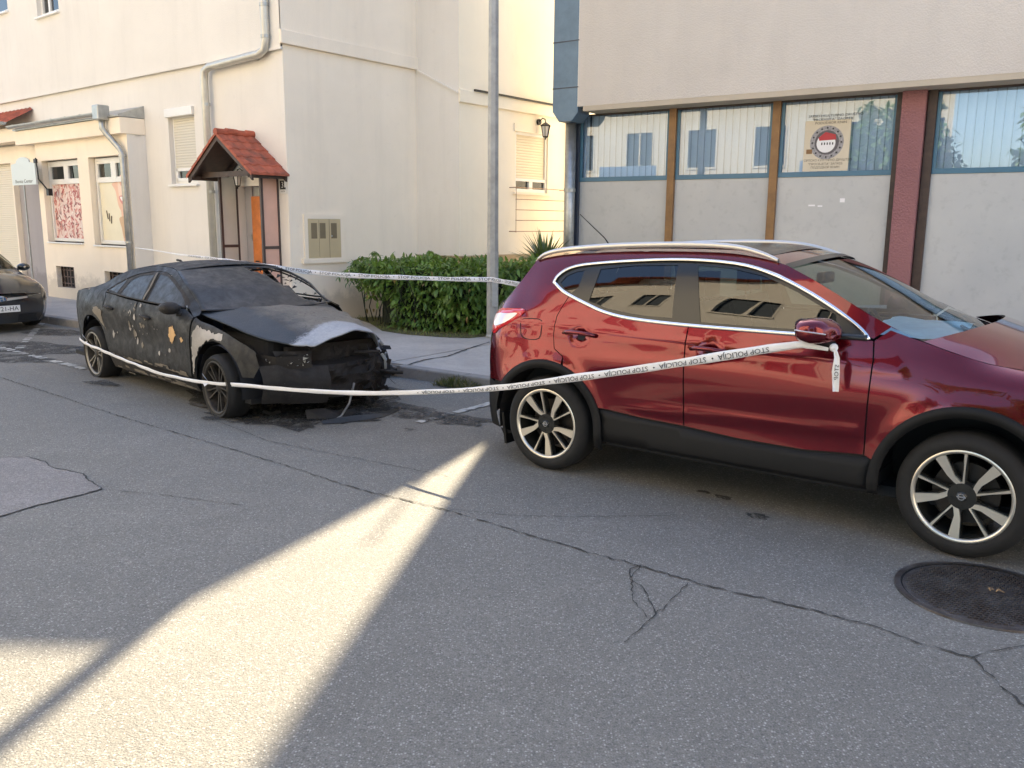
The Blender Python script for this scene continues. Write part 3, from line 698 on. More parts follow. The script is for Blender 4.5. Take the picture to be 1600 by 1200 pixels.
# entrance
MB().box(-1.34, -.36, .16, .2, .12, 2.28).build('door_backing', M['grey_wall'], H)
d = MB().box(-1.13, -.38, .1, .15, .12, 2.12).build('door', M['door_orange'], H, bevel=.01)
b = MB()
for z0_, z1_ in ((.3, 1.0), (1.15, 2.0)): b.box(-.95, -.87, .09, .101, z0_, z1_).box(-.76, -.66, .09, .101, z0_, z1_).box(-.54, -.46, .09, .101, z0_, z1_)
b.build('panels', M['door_orange'], d)
MB().tube([(-.99, .09, 1.08), (-.99, .05, 1.08), (-.91, .05, 1.08)], .01, 8).build('handle', M['black_metal'], d)
MB().box(-1.33, -1.14, .13, .158, .12, 2.28).build('door_side_panel', M['grey_wall'], H); MB().box(-1.2, -1.15, .11, .13, 1.42, 1.52).build('intercom', M['zinc'], H)
MB().box(-1.03, -.38, .11, .14, 2.13, 2.27).build('transom', M['zinc'], H)
MB().box(-1.6, .0, -.75, 0, 0.1, .2).build('door_step', M['kerb'], H, bevel=.01)
M['frosted'] = mat('frosted_panel', (.60, .62, .56), .25, 0, var=.05); M['pink_panel'] = mat('pinkish_panel', (.66, .40, .31), .3, 0, var=.08)
for x, mm, nm in ((-1.36, 'frosted', 'porch_screen'), (-.25, 'pink_panel', 'porch_screen')):
    b = MB(); b.box(x-.02, x+.02, -.33, -.29, .2, 2.42).box(x-.02, x+.02, -.03, .0, .2, 2.42).box(x-.019, x+.019, -.29, -.03, 1.30, 1.345)
    f = b.build(nm, M['porch_brown'], H); MB().box(x-.008, x+.008, -.29, -.03, .2, 2.42).build('panel', M[mm], f)
# canopy roof
CX, CD, CZ, CE, HWD = -.83, .68, 3.03, 2.42, .86
b = MB(); rows = 5
def slope(t, side): return CX+side*HWD*t, CZ-(CZ-CE)*t
for side in (-1, 1):
    for r_ in range(rows):
        ta, tb = r_/rows, (r_+1)/rows+.03
        (xa, za), (xb, zb) = slope(ta, side), slope(tb, side)
        k = 0; y = -CD
        while y < -.02:
            y2 = min(y+.17, 0); ym = (y+y2)/2; up = .018
            b.add([(xa, y, za+.01), (xa, ym, za+.01+up), (xa, y2, za+.01), (xb, y2, zb+.03), (xb, ym, zb+.03+up), (xb, y, zb+.03)], [(0, 1, 4, 5), (1, 2, 3, 4)])
            b.add([(xb, y2, zb+.03), (xb, ym, zb+.03+up), (xb, y, zb+.03), (xb, y, zb+.0), (xb, y2, zb+.0)], [(0, 1, 2, 3, 4)])
            y = y2
        b.add([(xa, -CD, za-.02), (xa, -CD, za+.02), (xb, -CD, zb+.04), (xb, -CD, zb-.02)], [(0, 1, 2, 3)])
for k in range(4):
    y = -CD+k*.18; b.tube([(CX, y, CZ+.03+.012*(k % 2)), (CX, y+.2, CZ+.025+.012*(k % 2))], .055, 10)
cn = b.build('porch_roof', M['tile'], H)
b = MB()
for side in (-1, 1):
    (xa, za), (xb, zb) = slope(0, side), slope(1.0, side)
    for y in (-CD+.02, -.06): b.add([(xa, y, za-.02), (xb, y, zb-.02), (xb, y, zb-.1), (xa, y, za-.1), (xa, y+.035, za-.02), (xb, y+.035, zb-.02), (xb, y+.035, zb-.1), (xa, y+.035, za-.1)], [(0,1,2,3),(7,6,5,4),(2,1,5,6),(0,3,7,4),(3,2,6,7)])
    b.add([(xa, -CD+.02, za-.022), (xb, -CD+.02, zb-.022), (xb, 0, zb-.022), (xa, 0, za-.022)], [(0, 1, 2, 3)])
    b.box(xb*.92+CX*.08-.035, xb*.92+CX*.08+.035, -CD+.02, 0, CE-.06, CE+.0)
b.box(CX-HWD*.85, CX+HWD*.85, -.5, -.46, CE-.02, CE+.06)
b.build('rafters', M['dark_brown'], cn)
# number plate of the house, sign and posters: things of their own
np_ = empty('house_number_sign', hl(-.1, -.012, 2.24), -HY, 'small black and white house number plate beside the porch', 'number sign')
box('plate', -.075, .075, -.006, .006, -.09, .11, M['white'], np_); box('number_field', -.07, .035, -.0085, -.006, -.03, .105, M['ink'], np_); box('number_field', .035, .07, -.0085, -.006, -.03, .0, M['ink'], np_)
b = MB(); text_on(b, '3', .13, lambda x, y: Vector((x-.005, -.0105, y+.035))); b.build('number', M['white'], np_, fix=False)
b = MB(); text_on(b, 'ULICA', .035, lambda x, y: Vector((x, -.008, y-.06))); b.build('street_text', M['ink'], np_, fix=False)
# hanging shop sign
M['sign_blue'] = mat('pale_blue_sign', (.60, .66, .66), .4, 0, var=.02)
sg = empty('shop_sign', hl(-8.05, -.35, 2.55), -HY, 'pale blue arched sign on a bracket beside the grey door', 'sign')
def sgp(px, py):
    q = hpx(px, py, 'f', -.55); return Vector((q.x+8.05, q.y+.35, q.z-2.55))
a0 = sgp(18, 258); a1 = sgp(58, 288)
x0, x1, zt, zb = a0.x, a1.x, a0.z, a1.z
cx = (x0+x1)/2; hw = (x1-x0)/2
poly = [(x0, zb), (x1, zb), (x1, zt)]+[(cx+hw*.55*math.cos(R(a)), zt+.03+.11*math.sin(R(a))) for a in range(0, 181, 15)]+[(x0, zt)]
MB().prism(poly, -.215, -.185).build('board', M['sign_blue'], sg)
b = MB(); text_on(b, 'Bonita Centar', .1, lambda x, y: Vector((cx+x, -.217, zb+.07+y)), width=(x1-x0)*.72); b.build('lettering', M['ink'], sg, fix=False)
b = MB(); b.tube([(x1+.03, -.2, zt+.1), (x1+.07, -.2, zt-.1), (x1+.09, -.2, zb+.1), (x1+.1, -.05, zb-.1), (x1+.1, .0, zb-.15)], .014, 6).box(x1-.03, x1+.07, -.22, -.18, zt+.0, zt+.08).box(x1+.06, x1+.16, -.06, .02, zb-.22, zb-.08)
b.build('bracket', M['black_metal'], sg)
# posters in the shop windows (generic artwork)
def poster(name, label, q0, q1, art):
    (x0, z1), (x1, z0) = q0, q1
    o = empty(name, hl((x0+x1)/2, -.2015, (z0+z1)/2), -HY, label, 'poster')
    hw, hh = (x1-x0)/2, (z1-z0)/2
    art(o, hw, hh); return o
def art_grid(o, hw, hh):
    MB().box(-hw, hw, -.002, 0, -hh, hh).build('sheet', mat('poster_ground', (.78, .60, .54), .5, var=.05), o)
    rnd = random.Random(4); cols = [mat('poster_ink_%s' % n, c_, .5, var=.15) for n, c_ in (('red', (.42, .10, .10)), ('pink', (.62, .28, .24)), ('brown', (.24, .09, .08)), ('pale', (.82, .72, .66)))]
    bs = [MB() for _ in cols]; ny = 9; nx = 8
    for j in range(ny):
        for i in range(nx):
            cx = -hw+(i+.5)*2*hw/nx+rnd.uniform(-.02, .02); cz = -hh+(j+.5)*2*hh/ny+rnd.uniform(-.02, .02)
            for q in range(5):
                b = bs[rnd.choice((0, 1, 1, 2, 3))]; a = rnd.uniform(0, 3.1); L = rnd.uniform(.03, .085); wd = rnd.uniform(.010, .026)
                dx, dz = math.cos(a), math.sin(a); ox, oz = cx+rnd.uniform(-.05, .05), cz+rnd.uniform(-.05, .05); y = -.003-.0006*(q+1)
                pts = [(L*math.cos(t_), wd*math.sin(t_)) for t_ in [k*math.pi/4 for k in range(8)]]
                cl = lambda v_, m_: max(-m_, min(m_, v_))
                b.add([(cl(ox+u_*dx-w_*dz, hw), y, cl(oz+u_*dz+w_*dx, hh)) for u_, w_ in pts], [tuple(range(8))])
    for b, c_ in zip(bs, cols): b.build('printed_shapes', c_, o, fix=False)
poster('window_poster', 'poster of many small pink and red pictures in the left shop window', (-7.64, 2.43), (-6.24, 1.35), art_grid)
def art_face(o, hw, hh):
    MB().box(-hw, hw, -.002, 0, -hh, hh).build('sheet', mat('poster_cream', (.80, .74, .56), .5, var=.03), o)
    def sh(name, col, pts, y): MB().add([(x, y, z) for x, z in smoothline(pts, True, 4)], [tuple(range(len(pts)*4))]).build(name, mat(name, col, .5, var=.06), o)
    sh('face_shape', (.80, .50, .36), [(-.12, hh-.01), (-.02, .38), (.05, .12), (.14, -.02), (.12, -.3), (.2, -.62), (.3, -.5), (.32, -.1), (.44, .1), (.52, .3), (.5, hh-.01)], -.004)
    sh('cheek_shape', (.82, .62, .50), [(.12, .62), (.1, .3), (.25, .15), (.42, .3), (.44, .6)], -.0048)
    sh('nose_shape', (.72, .40, .30), [(.2, .66), (.16, .52), (.22, .47), (.3, .52), (.28, .66)], -.0056)
    sh('lips_shape', (.66, .26, .24), [(.1, .28), (.16, .16), (.28, .13), (.4, .2), (.45, .34), (.3, .3)], -.0056)
    sh('teeth_shape', (.86, .82, .78), [(.14, .27), (.2, .2), (.3, .18), (.4, .28), (.3, .27)], -.0064)
    sh('neck_shape', (.60, .40, .24), [(.06, -.12), (.3, -.09), (.28, -.2), (.2, -.5), (.12, -.3)], -.0072)
    for k in range(3): MB().tube([(-.42+.09*k, -.006, .02-.05*k), (-.38+.06*k, -.006, -.14-.04*k)], .012, 5).build('script_stroke', M['dark_brown'], o)
poster('window_poster', 'cream poster of a smiling mouth in the right shop window beside the downpipe', (-5.60, 2.42), (-4.35, 1.34), art_face)

# ------------------------------------------------------------------ office building (right)
OY = .59; OK_ = Vector((1.075, 15.1, 0)); Ou = Vector((math.cos(OY), -math.sin(OY), 0)); Ov = Vector((math.sin(OY), math.cos(OY), 0))
office = empty('office_building', OK_, -OY, 'beige roughcast building with a strip of shop windows and red piers, behind the red car', 'building')
O = office
def opx(px, py, off=0.0):
    q = on_plane(px, py, OK_+Ov*off, Ov)-OK_; return Vector((q.dot(Ou), q.dot(Ov), q.z))
OH = 11.2; REC = .5
b = MB(); b.box(0, 22, 0, 9, 3.68, OH); b.build('roughcast_upper_wall', M['beige_render'], O)
MB().box(0.1, 22, .005, .7, 3.60, 3.68).build('soffit_band', M['plinth'], O)
MB().box(-.002, 22.1, -.1, 9.1, OH, OH+.25).build('parapet_cap', M['zinc'], O)
MB().box(.02, 22, REC+.35, 8.9, -.1, 3.6).build('ground_floor_core', M['beige_render'], O)
MB().box(-.01, .0, .0, 9, 3.68, OH).box(.01, .02, .86, 9, 0, 3.68).build('end_wall', M['white_wall'], O)  # unseen end wall, given white plaster to bounce sun onto the bay
z_sill = 2.46; z_top = 3.50
def gx(px, py): return opx(px, py, REC).x
xs = [gx(920, 280), gx(1046, 280), gx(1208, 280), gx(1390, 270), gx(1449, 270)]
# mullions and frames
w2 = .062
def mull(name, x, m, w=w2, z0=.1, z1=3.6, y0=REC-.07, y1=REC+.05): return box(name, x-w, x+w, y0, y1, z0, z1, m, O, bevel=.006)
mx = [gx(1052, 225), gx(1213, 220)]
z_sill = (opx(1040, 276, REC).z+opx(1300, 273, REC).z)/2; z_head = opx(1060, 172, REC).z
for x in mx: mull('brown_mullion', x, M['brown_frame'])
xl = gx(908, 240); xr = gx(1399, 220); xpr = gx(1444, 250); x_end = 21.0
MB().box(-.02, xl+.14, REC+.052, REC+.07, 0, 3.6).build('corner_infill', M['navy'], O)
mull('navy_corner_post', gx(899, 240)+.02, M['navy'], .09)
mull('brown_mullion', xr+.03, M['dark_brown'], .04)
MB().box(xr+.07, xpr-.02, REC-.16, REC+.1, 0, 3.6).build('red_pier', M['red_render'], O, bevel=.01)
mull('brown_mullion', xpr+.05, M['dark_brown'], .06)
MB().box(xl, x_end, REC-.04, REC+.04, z_head, 3.6).build('head_frame', M['dark_brown'], O)
bays = [(gx(899, 240)+.10, mx[0]-w2), (mx[0]+w2, mx[1]-w2), (mx[1]+w2, xr), (xpr+.11, xpr+3.3), (xpr+3.4, xpr+6.6), (xpr+6.7, xpr+9.9)]
m, t, p = nodes('frosted_lower_panel'); v = coords(t); n1 = nz(t, v, .9, 5, .6); n2 = nz(t, v, 9, 5, .6)
c = mix(t, ramp(t, n1, [(.3, (0, 0, 0)), (.75, (1, 1, 1))]), (.42, .43, .43), (.52, .52, .50)); c = mix(t, ramp(t, n2, [(.55, (0, 0, 0)), (.8, (.35, .35, .35))]), c, (.25, .25, .25))
t.links.new(c, p.inputs['Base Color']); p.inputs['Roughness'].default_value = .35; M['lower_panel'] = m
M['blinds'] = None
m, t, p = nodes('vertical_blinds'); v = coords(t); s_ = N(t, 'ShaderNodeSeparateXYZ'); t.links.new(v, s_.inputs[0])
d_ = N(t, 'ShaderNodeMath', operation='DIVIDE'); d_.inputs[1].default_value = .115; t.links.new(s_.outputs[0], d_.inputs[0]); f_ = N(t, 'ShaderNodeMath', operation='FRACT'); t.links.new(d_.outputs[0], f_.inputs[0])
c = ramp(t, f_.outputs[0], [(0, (.12, .14, .18)), (.07, (.62, .68, .74)), (.85, (.76, .80, .84)), (1, (.3, .34, .4))]); t.links.new(c, p.inputs['Base Color']); M['blinds'] = m
M['office_glass'] = glass('office_glass', (.84, .90, .96), 1.0, 1.5, extra=.035)
for i, (a, c_) in enumerate(bays):
    b = MB(); b.box(a, c_, REC-.02, REC+.03, z_sill-.04, z_sill+.035).box(a, a+.05, REC-.018, REC+.03, z_sill+.03, z_head).box(c_-.05, c_, REC-.018, REC+.03, z_sill+.03, z_head)
    f = b.build('window', M['blue_frame'], O, bevel=.004)
    MB().box(a+.05, c_-.05, REC, REC+.006, z_sill+.035, z_head).build('pane', M['office_glass'], f)
    MB().box(a, c_, REC+.06, REC+.065, z_sill-.02, 3.6).build('blinds', M['blinds'], f)
    MB().box(a, c_, REC-.005, REC+.01, .25, z_sill-.04).build('lower_panel', M['lower_panel'], f)
    MB().box(a, c_, REC-.015, REC+.02, .12, .25).build('base_rail', M['dark_brown'], f)
# paper scraps taped on the third lower panel
for px, py, wd, hh in ((1268, 321, .05, .012), (1281, 322, .035, .010), (1316, 313, .035, .030)):
    q = opx(px, py, REC-.012); MB().box(q.x-wd, q.x+wd, REC-.009, REC-.007, q.z-hh, q.z+hh).build('paper_scrap', M['paper'], O)
# blue metal rainwater box on the corner, steel pipe below, red strip
q0 = opx(866, 150, .05); 
bx0, bx1 = -.50, -.0
b = MB(); prof = [(bx0, 3.62), (bx0+.13, 3.45), (bx1-.12, 3.45), (bx1, 3.58), (bx1, 6.6), (bx0, 6.6)]
b.prism(prof, .0, .42); rb = b.build('rainwater_box', M['blue_metal'], O, bevel=.008)
for z in (4.0, 4.75, 6.2): MB().box(bx0-.006, bx1+.004, -.006, .42, z-.008, z+.008).build('seam', M['navy'], rb)
b = MB(); b.tube([(-.30, .3, 3.46), (-.30, .3, 0)], .095, 14); b.build('steel_pipe', M['zinc'], O, smooth=True)
MB().tube([(-.30, .3, 2.28), (-.30, .3, 2.34)], .105, 14).build('pipe_clip', M['zinc'], O)
MB().box(-.46, -.36, .42, .8, 0, 3.5).build('red_strip', M['red_render'], O)
b = MB(); b.tube([(-.52, .5, 9), (-.52, .5, 4.2), (-.6, .5, 4.05), (-.6, .5, 3.6)], .016, 6); b.build('cable', M['dark_brown'], O)
# emblem poster behind the third pane
PL = opx(1254, 180, REC-.004); PR = opx(1330, 272, REC-.004)
pc = Vector(((PL.x+PR.x)/2, REC-.004, (PL.z+z_sill+.04)/2)); phw = (PR.x-PL.x)/2*.86; phh = (PL.z-z_sill-.04)/2
po = empty('society_poster', OK_+Ou*pc.x+Ov*pc.y+Vector((0, 0, pc.z)), -OY, 'cream poster with a round emblem and two blocks of capitals stuck in the third window', 'poster')
MB().box(-phw, phw, -.002, .0, -phh, phh*.78).build('sheet', mat('cream_paper', (.62, .55, .42), .5, var=.05), po)
def ptxt(body, x, z, wd, size, m=M['ink'], nm='text_line'):
    b = MB(); text_on(b, body, size, lambda a, c_: Vector((x+a, -.0035, z+c_)), width=wd); b.build(nm, m, po, fix=False)
M['ink_brown'] = mat('brown_ink', (.05, .03, .02), .6, var=0)
ptxt('SRPSKO KULTURNO DRUŠTVO', .1, phh*.93, phw*2.35, .05); ptxt('"PROSVJETA" ZAGREB', .06, phh*.80, phw*1.75, .05); ptxt('PODODBOR KNIN', .04, phh*.68, phw*1.35, .05)
ptxt('СРПСКО КУЛТУРНО ДРУШТВО', 0.03, -phh*.62, phw*2.1, .045, M['ink_brown']); ptxt('"ПРОСВЈЕТА" ЗАГРЕБ', 0, -phh*.75, phw*1.5, .045, M['ink_brown']); ptxt('ПОДОДБОР КНИН', 0, -phh*.87, phw*1.25, .045, M['ink_brown'])
er = phw*.74
def disc(name, r, y, m, cx=0, cz=0, r0=0, n=28, a0=0, a1=360):
    b = MB(); k = [R(a0+(a1-a0)*i/n) for i in range(n+1)]
    v = [(cx+r*math.cos(a), y, cz+r*math.sin(a)) for a in k]+[(cx+r0*math.cos(a), y, cz+r0*math.sin(a)) for a in k]
    b.add(v, [(i, i+1, i+n+2, i+n+1) for i in range(n)]); return b.build(name, m, po, fix=False)
disc('emblem_ring', er, -.003, mat('emblem_grey', (.30, .29, .30), .5, var=.4, vs=40), 0, 0, er*.72); disc('emblem_field', er*.72, -.0034, mat('emblem_dark', (.10, .09, .10), .5, var=.3, vs=30))
disc('emblem_white', er*.56, -.0038, M['paper'], -.01, -.01)
MB().add([(-er*.5, -.0044, er*.3), (-er*.1, -.0044, er*.62), (er*.5, -.0044, er*.45), (er*.55, -.0044, er*.15), (-er*.45, -.0044, er*.12)], [(0, 1, 2, 3, 4)]).build('red_roof_shape', mat('emblem_red', (.45, .03, .04), .5, var=.05), po, fix=False)
b = MB()
for k in range(5): b.box(-er*.32+k*er*.16, -er*.25+k*er*.16, -.0046, -.0042, -er*.14, er*.0)
b.build('window_marks', M['ink'], po)
b = MB()
for k in range(16): a = k*math.pi/8; b.box(er*.86*math.cos(a)-.012, er*.86*math.cos(a)+.012, -.0046, -.0042, er*.86*math.sin(a)-.012, er*.86*math.sin(a)+.012)
b.build('wreath_marks', M['ink'], po)
MB().box(-phw*.88, -phw*.62, -.0046, -.0042, -phh*.38, -phh*.22).build('brown_mark', M['brown_frame'], po)

# ------------------------------------------------------------------ buildings and trees behind the camera, seen in glass and paint; one house added for bounce light
opp = empty('cream_apartment_house', (3.5, -9.0, 0), -.62, 'sunlit cream apartment house across the street, behind the viewer', 'building')
m, t, p = nodes('sunlit_plaster'); M['opp_wall'] = stucco('cream_stucco', (.54, .49, .41), 30, .3)
OWN = []
for k in range(5, 14):
    for z in (3.9, 6.9, 9.9): OWN.append(rect(k*2.6-.55, k*2.6+.55, z, z+1.4))
    if k % 2: OWN.append(rect(k*2.6-.5, k*2.6+.5, 1.0, 2.3))
vs, tr = tri2d(rect(12.2, 38, 0, 13.5), OWN)
MB().add([(a, 0, z) for a, z in vs], tr).build('street_wall', M['opp_wall'], opp, fix=False)
MB().box(12.3, 38, .12, .2, 0, 13.4).build('window_darkness', mat('dark_panes', (.03, .04, .05), .6, 0, var=0, spec=.1), opp)
b = MB()
for h in OWN:
    x0, x1, z0, z1 = h[0][0], h[1][0], h[0][1], h[2][1]; b.box(x0-.06, x1+.06, -.04, .1, z0-.08, z0).box(x0-.06, x0, -.02, .1, z0, z1).box(x1, x1+.06, -.02, .1, z0, z1).box((x0+x1)/2-.03, (x0+x1)/2+.03, .02, .1, z0, z1)
b.build('window_frames', M['opp_wall'], opp)
b = MB()
for k in (6, 9, 12): b.box(k*2.6-1.2, k*2.6+1.2, -1.1, 0.0, 3.0, 3.12).box(k*2.6-1.2, k*2.6+1.2, -1.1, -1.05, 3.12, 3.95)
b.build('balconies', mat('blue_balcony', (.10, .17, .30), .5, var=.05), opp)
b = MB(); b.add([(11.9, -.5, 13.5), (38.4, -.5, 13.5), (38.4, 5, 16), (11.9, 5, 16), (11.9, 8, 13.5), (38.4, 8, 13.5)], [(0, 1, 2, 3), (3, 2, 5, 4), (1, 0, 4, 5)]); b.build('roof', M['tile'], opp)
opp.rotation_euler.z = math.pi-.62
op2 = empty('added_bounce_house', (3.5, -9.0, 0), math.pi-.62, 'unseen peach apartment house behind the viewer, added to bounce warm light', 'building')  # added building out of view, bounces warm sunlight onto the side wall
M['opp_wall2'] = stucco('peach_stucco', (.58, .51, .43), 30, .3); W_ = []
for k in range(-10, 1):
    for z in (1.0, 4.0, 7.0, 10.0): W_.append(rect(k*2.8-.5, k*2.8+.5, z, z+1.4))
vs, tr = tri2d(rect(-30, 1.5, 0, 13), W_); MB().add([(a, 0, z) for a, z in vs], tr).build('street_wall', M['opp_wall2'], op2, fix=False)
MB().box(-30, 1.4, .12, 8, 0, 12.9).build('window_darkness', mat('dark_panes_2', (.03, .04, .05), .6, 0, var=0, spec=.1), op2)
MB().box(-30, 1.5, -.3, 8, 13, 13.3).build('roof', M['tile'], op2)

# ------------------------------------------------------------------ foliage
def leafmat(name, a, bcol, rough=.4, tr=.25):
    m, t, p = nodes(name); v = coords(t, 'Object')
    n1 = vor(t, v, 9, 'F1', 'Color'); s_ = N(t, 'ShaderNodeSeparateColor'); t.links.new(n1, s_.inputs[0]); n2 = nz(t, v, 2.2, 4, .6)
    f = mix(t, .5, s_.outputs[0], ramp(t, n2, [(.35, (0, 0, 0)), (.65, (1, 1, 1))]))
    c = mix(t, f, a, bcol); t.links.new(c, p.inputs['Base Color']); p.inputs['Roughness'].default_value = rough
    td = N(t, 'ShaderNodeBsdfTranslucent'); t.links.new(mix(t, .5, c, (.25, .4, .05)), td.inputs[0]); mx_ = N(t, 'ShaderNodeMixShader'); mx_.inputs[0].default_value = tr
    o = t.nodes['Material Output']; t.links.new(p.outputs[0], mx_.inputs[1]); t.links.new(td.outputs[0], mx_.inputs[2]); t.links.new(mx_.outputs[0], o.inputs[0]); return m
M['leaf'] = leafmat('laurel_leaf', (.034, .092, .022), (.19, .31, .055))
M['leaf_pale'] = leafmat('young_leaf', (.10, .17, .03), (.20, .26, .06), .5, .35)
M['bark'] = mat('twig_bark', (.10, .075, .05), .9, var=.3)
def leaf(b, p, d, up, L, W, curl=.25):
    d = d.normalized(); s_ = d.cross(up)
    if s_.length < 1e-3: s_ = d.cross(Vector((1, 0, 0)))
    s_.normalize(); n = s_.cross(d)
    a = p; m1 = p+d*L*.35-n*curl*L*.06; m2 = p+d*L*.72-n*curl*L*.3; e = p+d*L-n*curl*L*.7
    b.add([a, m1+s_*W*.5+n*W*.12, m1-s_*W*.5+n*W*.12, m2+s_*W*.38, m2-s_*W*.38, e, m1, m2], [(0, 1, 6), (0, 6, 2), (1, 3, 7, 6), (6, 7, 4, 2), (3, 5, 7), (7, 5, 4)])
def fn3(p, s, seed=0): return noise.noise(Vector((p[0]*s+seed, p[1]*s, p[2]*s)))
hedge = empty('laurel_hedge', (-1.1, 13.3, .12), 0, 'dense green laurel hedge of drooping glossy leaves in front of the house bay', 'hedge')
hp_ = [(-2.45, 13.75), (-2.0, 13.05), (-1.35, 12.65), (-.6, 12.45), (.35, 12.45), (1.1, 12.6), (1.3, 13.4), (.6, 14.2), (-.6, 14.3), (-1.4, 14.6), (-2.0, 14.55)]
hb = MB(); hb2 = MB(); rnd = random.Random(11); cnt = 0; org = Vector((-1.1, 13.3, .12))
def edge_dist(p, poly):
    best = 9; bn = None
    for i in range(len(poly)):
        a, c = Vector(poly[i]), Vector(poly[(i+1) % len(poly)]); q = Vector(p); t_ = max(0, min(1, (q-a).dot(c-a)/(c-a).length_squared)); f = a+(c-a)*t_; d_ = (q-f).length
        if d_ < best: best = d_; bn = q-f
    return best, bn
while cnt < 12500:
    x, y, z = rnd.uniform(-2.9, 1.4), rnd.uniform(12.2, 14.7), rnd.uniform(.05, 1.12)
    bul = .20*fn3((x, y, z), 1.6)+.14*fn3((x, y, z), 4, 7)
    ins = inside((x, y), hp_); d_, nn = edge_dist((x, y), hp_); sd = d_ if ins else -d_
    top = .98+.12*fn3((x, y, 0), 1.8, 3)+.09*fn3((x, y, 0), 5, 9)
    lim = -.05-bul+(.22*max(0, .4-z) if z < .4 else 0)
    if sd < lim or z > top: continue
    # hollow under the left end
    if x < -1.85 and z < .55+.3*fn3((x, y, z), 5): continue
    deep = min(sd-lim, top-z)
    if deep > .16 or fn3((x, y, z), 7, 21) < -.34: continue
    outw = Vector((nn.x, nn.y, 0)) if not ins else -Vector((nn.x, nn.y, 0))
    if outw.length < 1e-4: outw = Vector((0, -1, 0))
    outw.normalize()
    if top-z < sd-lim: outw = (outw*.3+Vector((0, 0, 1))).normalized()
    d = (outw*.5+Vector((rnd.gauss(0, .5), rnd.gauss(0, .5), rnd.gauss(-.35, .45))))
    L = rnd.uniform(.06, .155); B_ = hb2 if (rnd.random() < .07 and (z > top-.12 or fn3((x, y, z), 3, 5) > .25)) else hb
    leaf(B_, Vector((x, y, z))-org+Vector((0, 0, .12)), d, Vector((rnd.gauss(0, .3), rnd.gauss(0, .3), 1)), L, L*rnd.uniform(.30, .42), rnd.uniform(.1, .6)); cnt += 1
# loose sprays at the left end and top
for k in range(46):
    if k < 30: st = Vector((rnd.uniform(-2.5, -1.9), rnd.uniform(13.3, 14.0), rnd.uniform(.75, 1.12))); dd = Vector((rnd.uniform(-1, -.1), rnd.uniform(-.5, .4), rnd.uniform(-.1, .5)))
    else: st = Vector((rnd.uniform(-1.9, .6), rnd.uniform(12.6, 13.3), 1.04)); dd = Vector((rnd.uniform(-.4, .4), rnd.uniform(-.3, .3), 1.0))
    L = rnd.uniform(.15, .42) if k < 30 else rnd.uniform(.06, .2); pts = []
    for i in range(7):
        t_ = i/6; q = st+dd.normalized()*L*t_+Vector((0, 0, -.55*L*t_*t_)); pts.append(q-org+Vector((0, 0, .12)))
    hb2.tube(pts, .003, 4)
    for i in range(1, 7):
        for s_ in (-1, 1):
            leaf(hb, pts[i], Vector((s_*rnd.uniform(.3, 1), rnd.uniform(-1, .2), -.7+rnd.gauss(0, .3))), Vector((0, 0, 1)), rnd.uniform(.07, .12), .034, .4)
hb3 = MB()
for k in range(260):
    x, y = rnd.uniform(-2.5, 1.2), rnd.uniform(12.3, 14.2); z = rnd.uniform(.1, 1.0)
    d_, nn = edge_dist((x, y), hp_)
    if d_ > .16: continue
    leaf(hb3, Vector((x, y, z))-org+Vector((0, 0, .12)), Vector((rnd.gauss(0, .6), rnd.gauss(-.4, .5), rnd.gauss(-.5, .4))), Vector((0, 0, 1)), rnd.uniform(.05, .10), .035, .7)
hb3.build('dry_leaves', leafmat('dry_leaf', (.10, .055, .02), (.24, .17, .05), .6, .2), hedge, fix=False)
hb.build('foliage', M['leaf'], hedge, fix=False); hb2.build('young_shoots', M['leaf_pale'], hedge, fix=False)
# dark inner mass of twigs and a few stems
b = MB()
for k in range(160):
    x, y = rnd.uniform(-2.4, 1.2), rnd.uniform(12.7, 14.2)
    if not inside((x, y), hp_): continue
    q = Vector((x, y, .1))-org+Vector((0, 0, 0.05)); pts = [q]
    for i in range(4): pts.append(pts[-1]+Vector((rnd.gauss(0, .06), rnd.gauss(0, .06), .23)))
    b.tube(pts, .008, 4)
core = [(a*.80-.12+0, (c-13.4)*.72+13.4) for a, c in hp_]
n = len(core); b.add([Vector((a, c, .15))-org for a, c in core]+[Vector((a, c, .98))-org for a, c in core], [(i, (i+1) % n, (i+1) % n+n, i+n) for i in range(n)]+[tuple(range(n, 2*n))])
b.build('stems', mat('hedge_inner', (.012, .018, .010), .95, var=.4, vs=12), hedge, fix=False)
# grass verge
gpoly = [(-2.75, 14.55), (-2.3, 13.7), (-1.95, 12.72), (-1.5, 12.3), (-.95, 12.05), (-.6, 11.99), (-.38, 12.2), (.6, 12.1), (1.4, 12.4), (1.5, 13.6), (-.9, 14.8)]
soil = mk('verge_soil', [(a, c, .1235) for a, c in gpoly], [tuple(range(len(gpoly)))], mat('soil', (.10, .09, .04), .95, var=.4, vs=12)); tag(soil, kind='structure')
gm = leafmat('grass_blade', (.07, .11, .025), (.22, .22, .07), .6, .3)
b = MB(); k = 0
while k < 6500:
    x, y = rnd.uniform(-2.8, 1.4), rnd.uniform(11.9, 14.6)
    if not inside((x, y), gpoly): continue
    h = rnd.uniform(.02, .065)*(1+.5*fn3((x, y, 0), 3)); a = rnd.uniform(0, 6.28); wx, wy = .004*math.cos(a), .004*math.sin(a); lx, ly = rnd.gauss(0, .02), rnd.gauss(0, .02)
    b.add([(x-wx, y-wy, .12), (x+wx, y+wy, .12), (x+lx, y+ly, .12+h)], [(0, 1, 2)]); k += 1
g = b.build('grass', gm, fix=False); tag(g, 'short dry grass growing under the hedge', 'grass', kind='stuff')
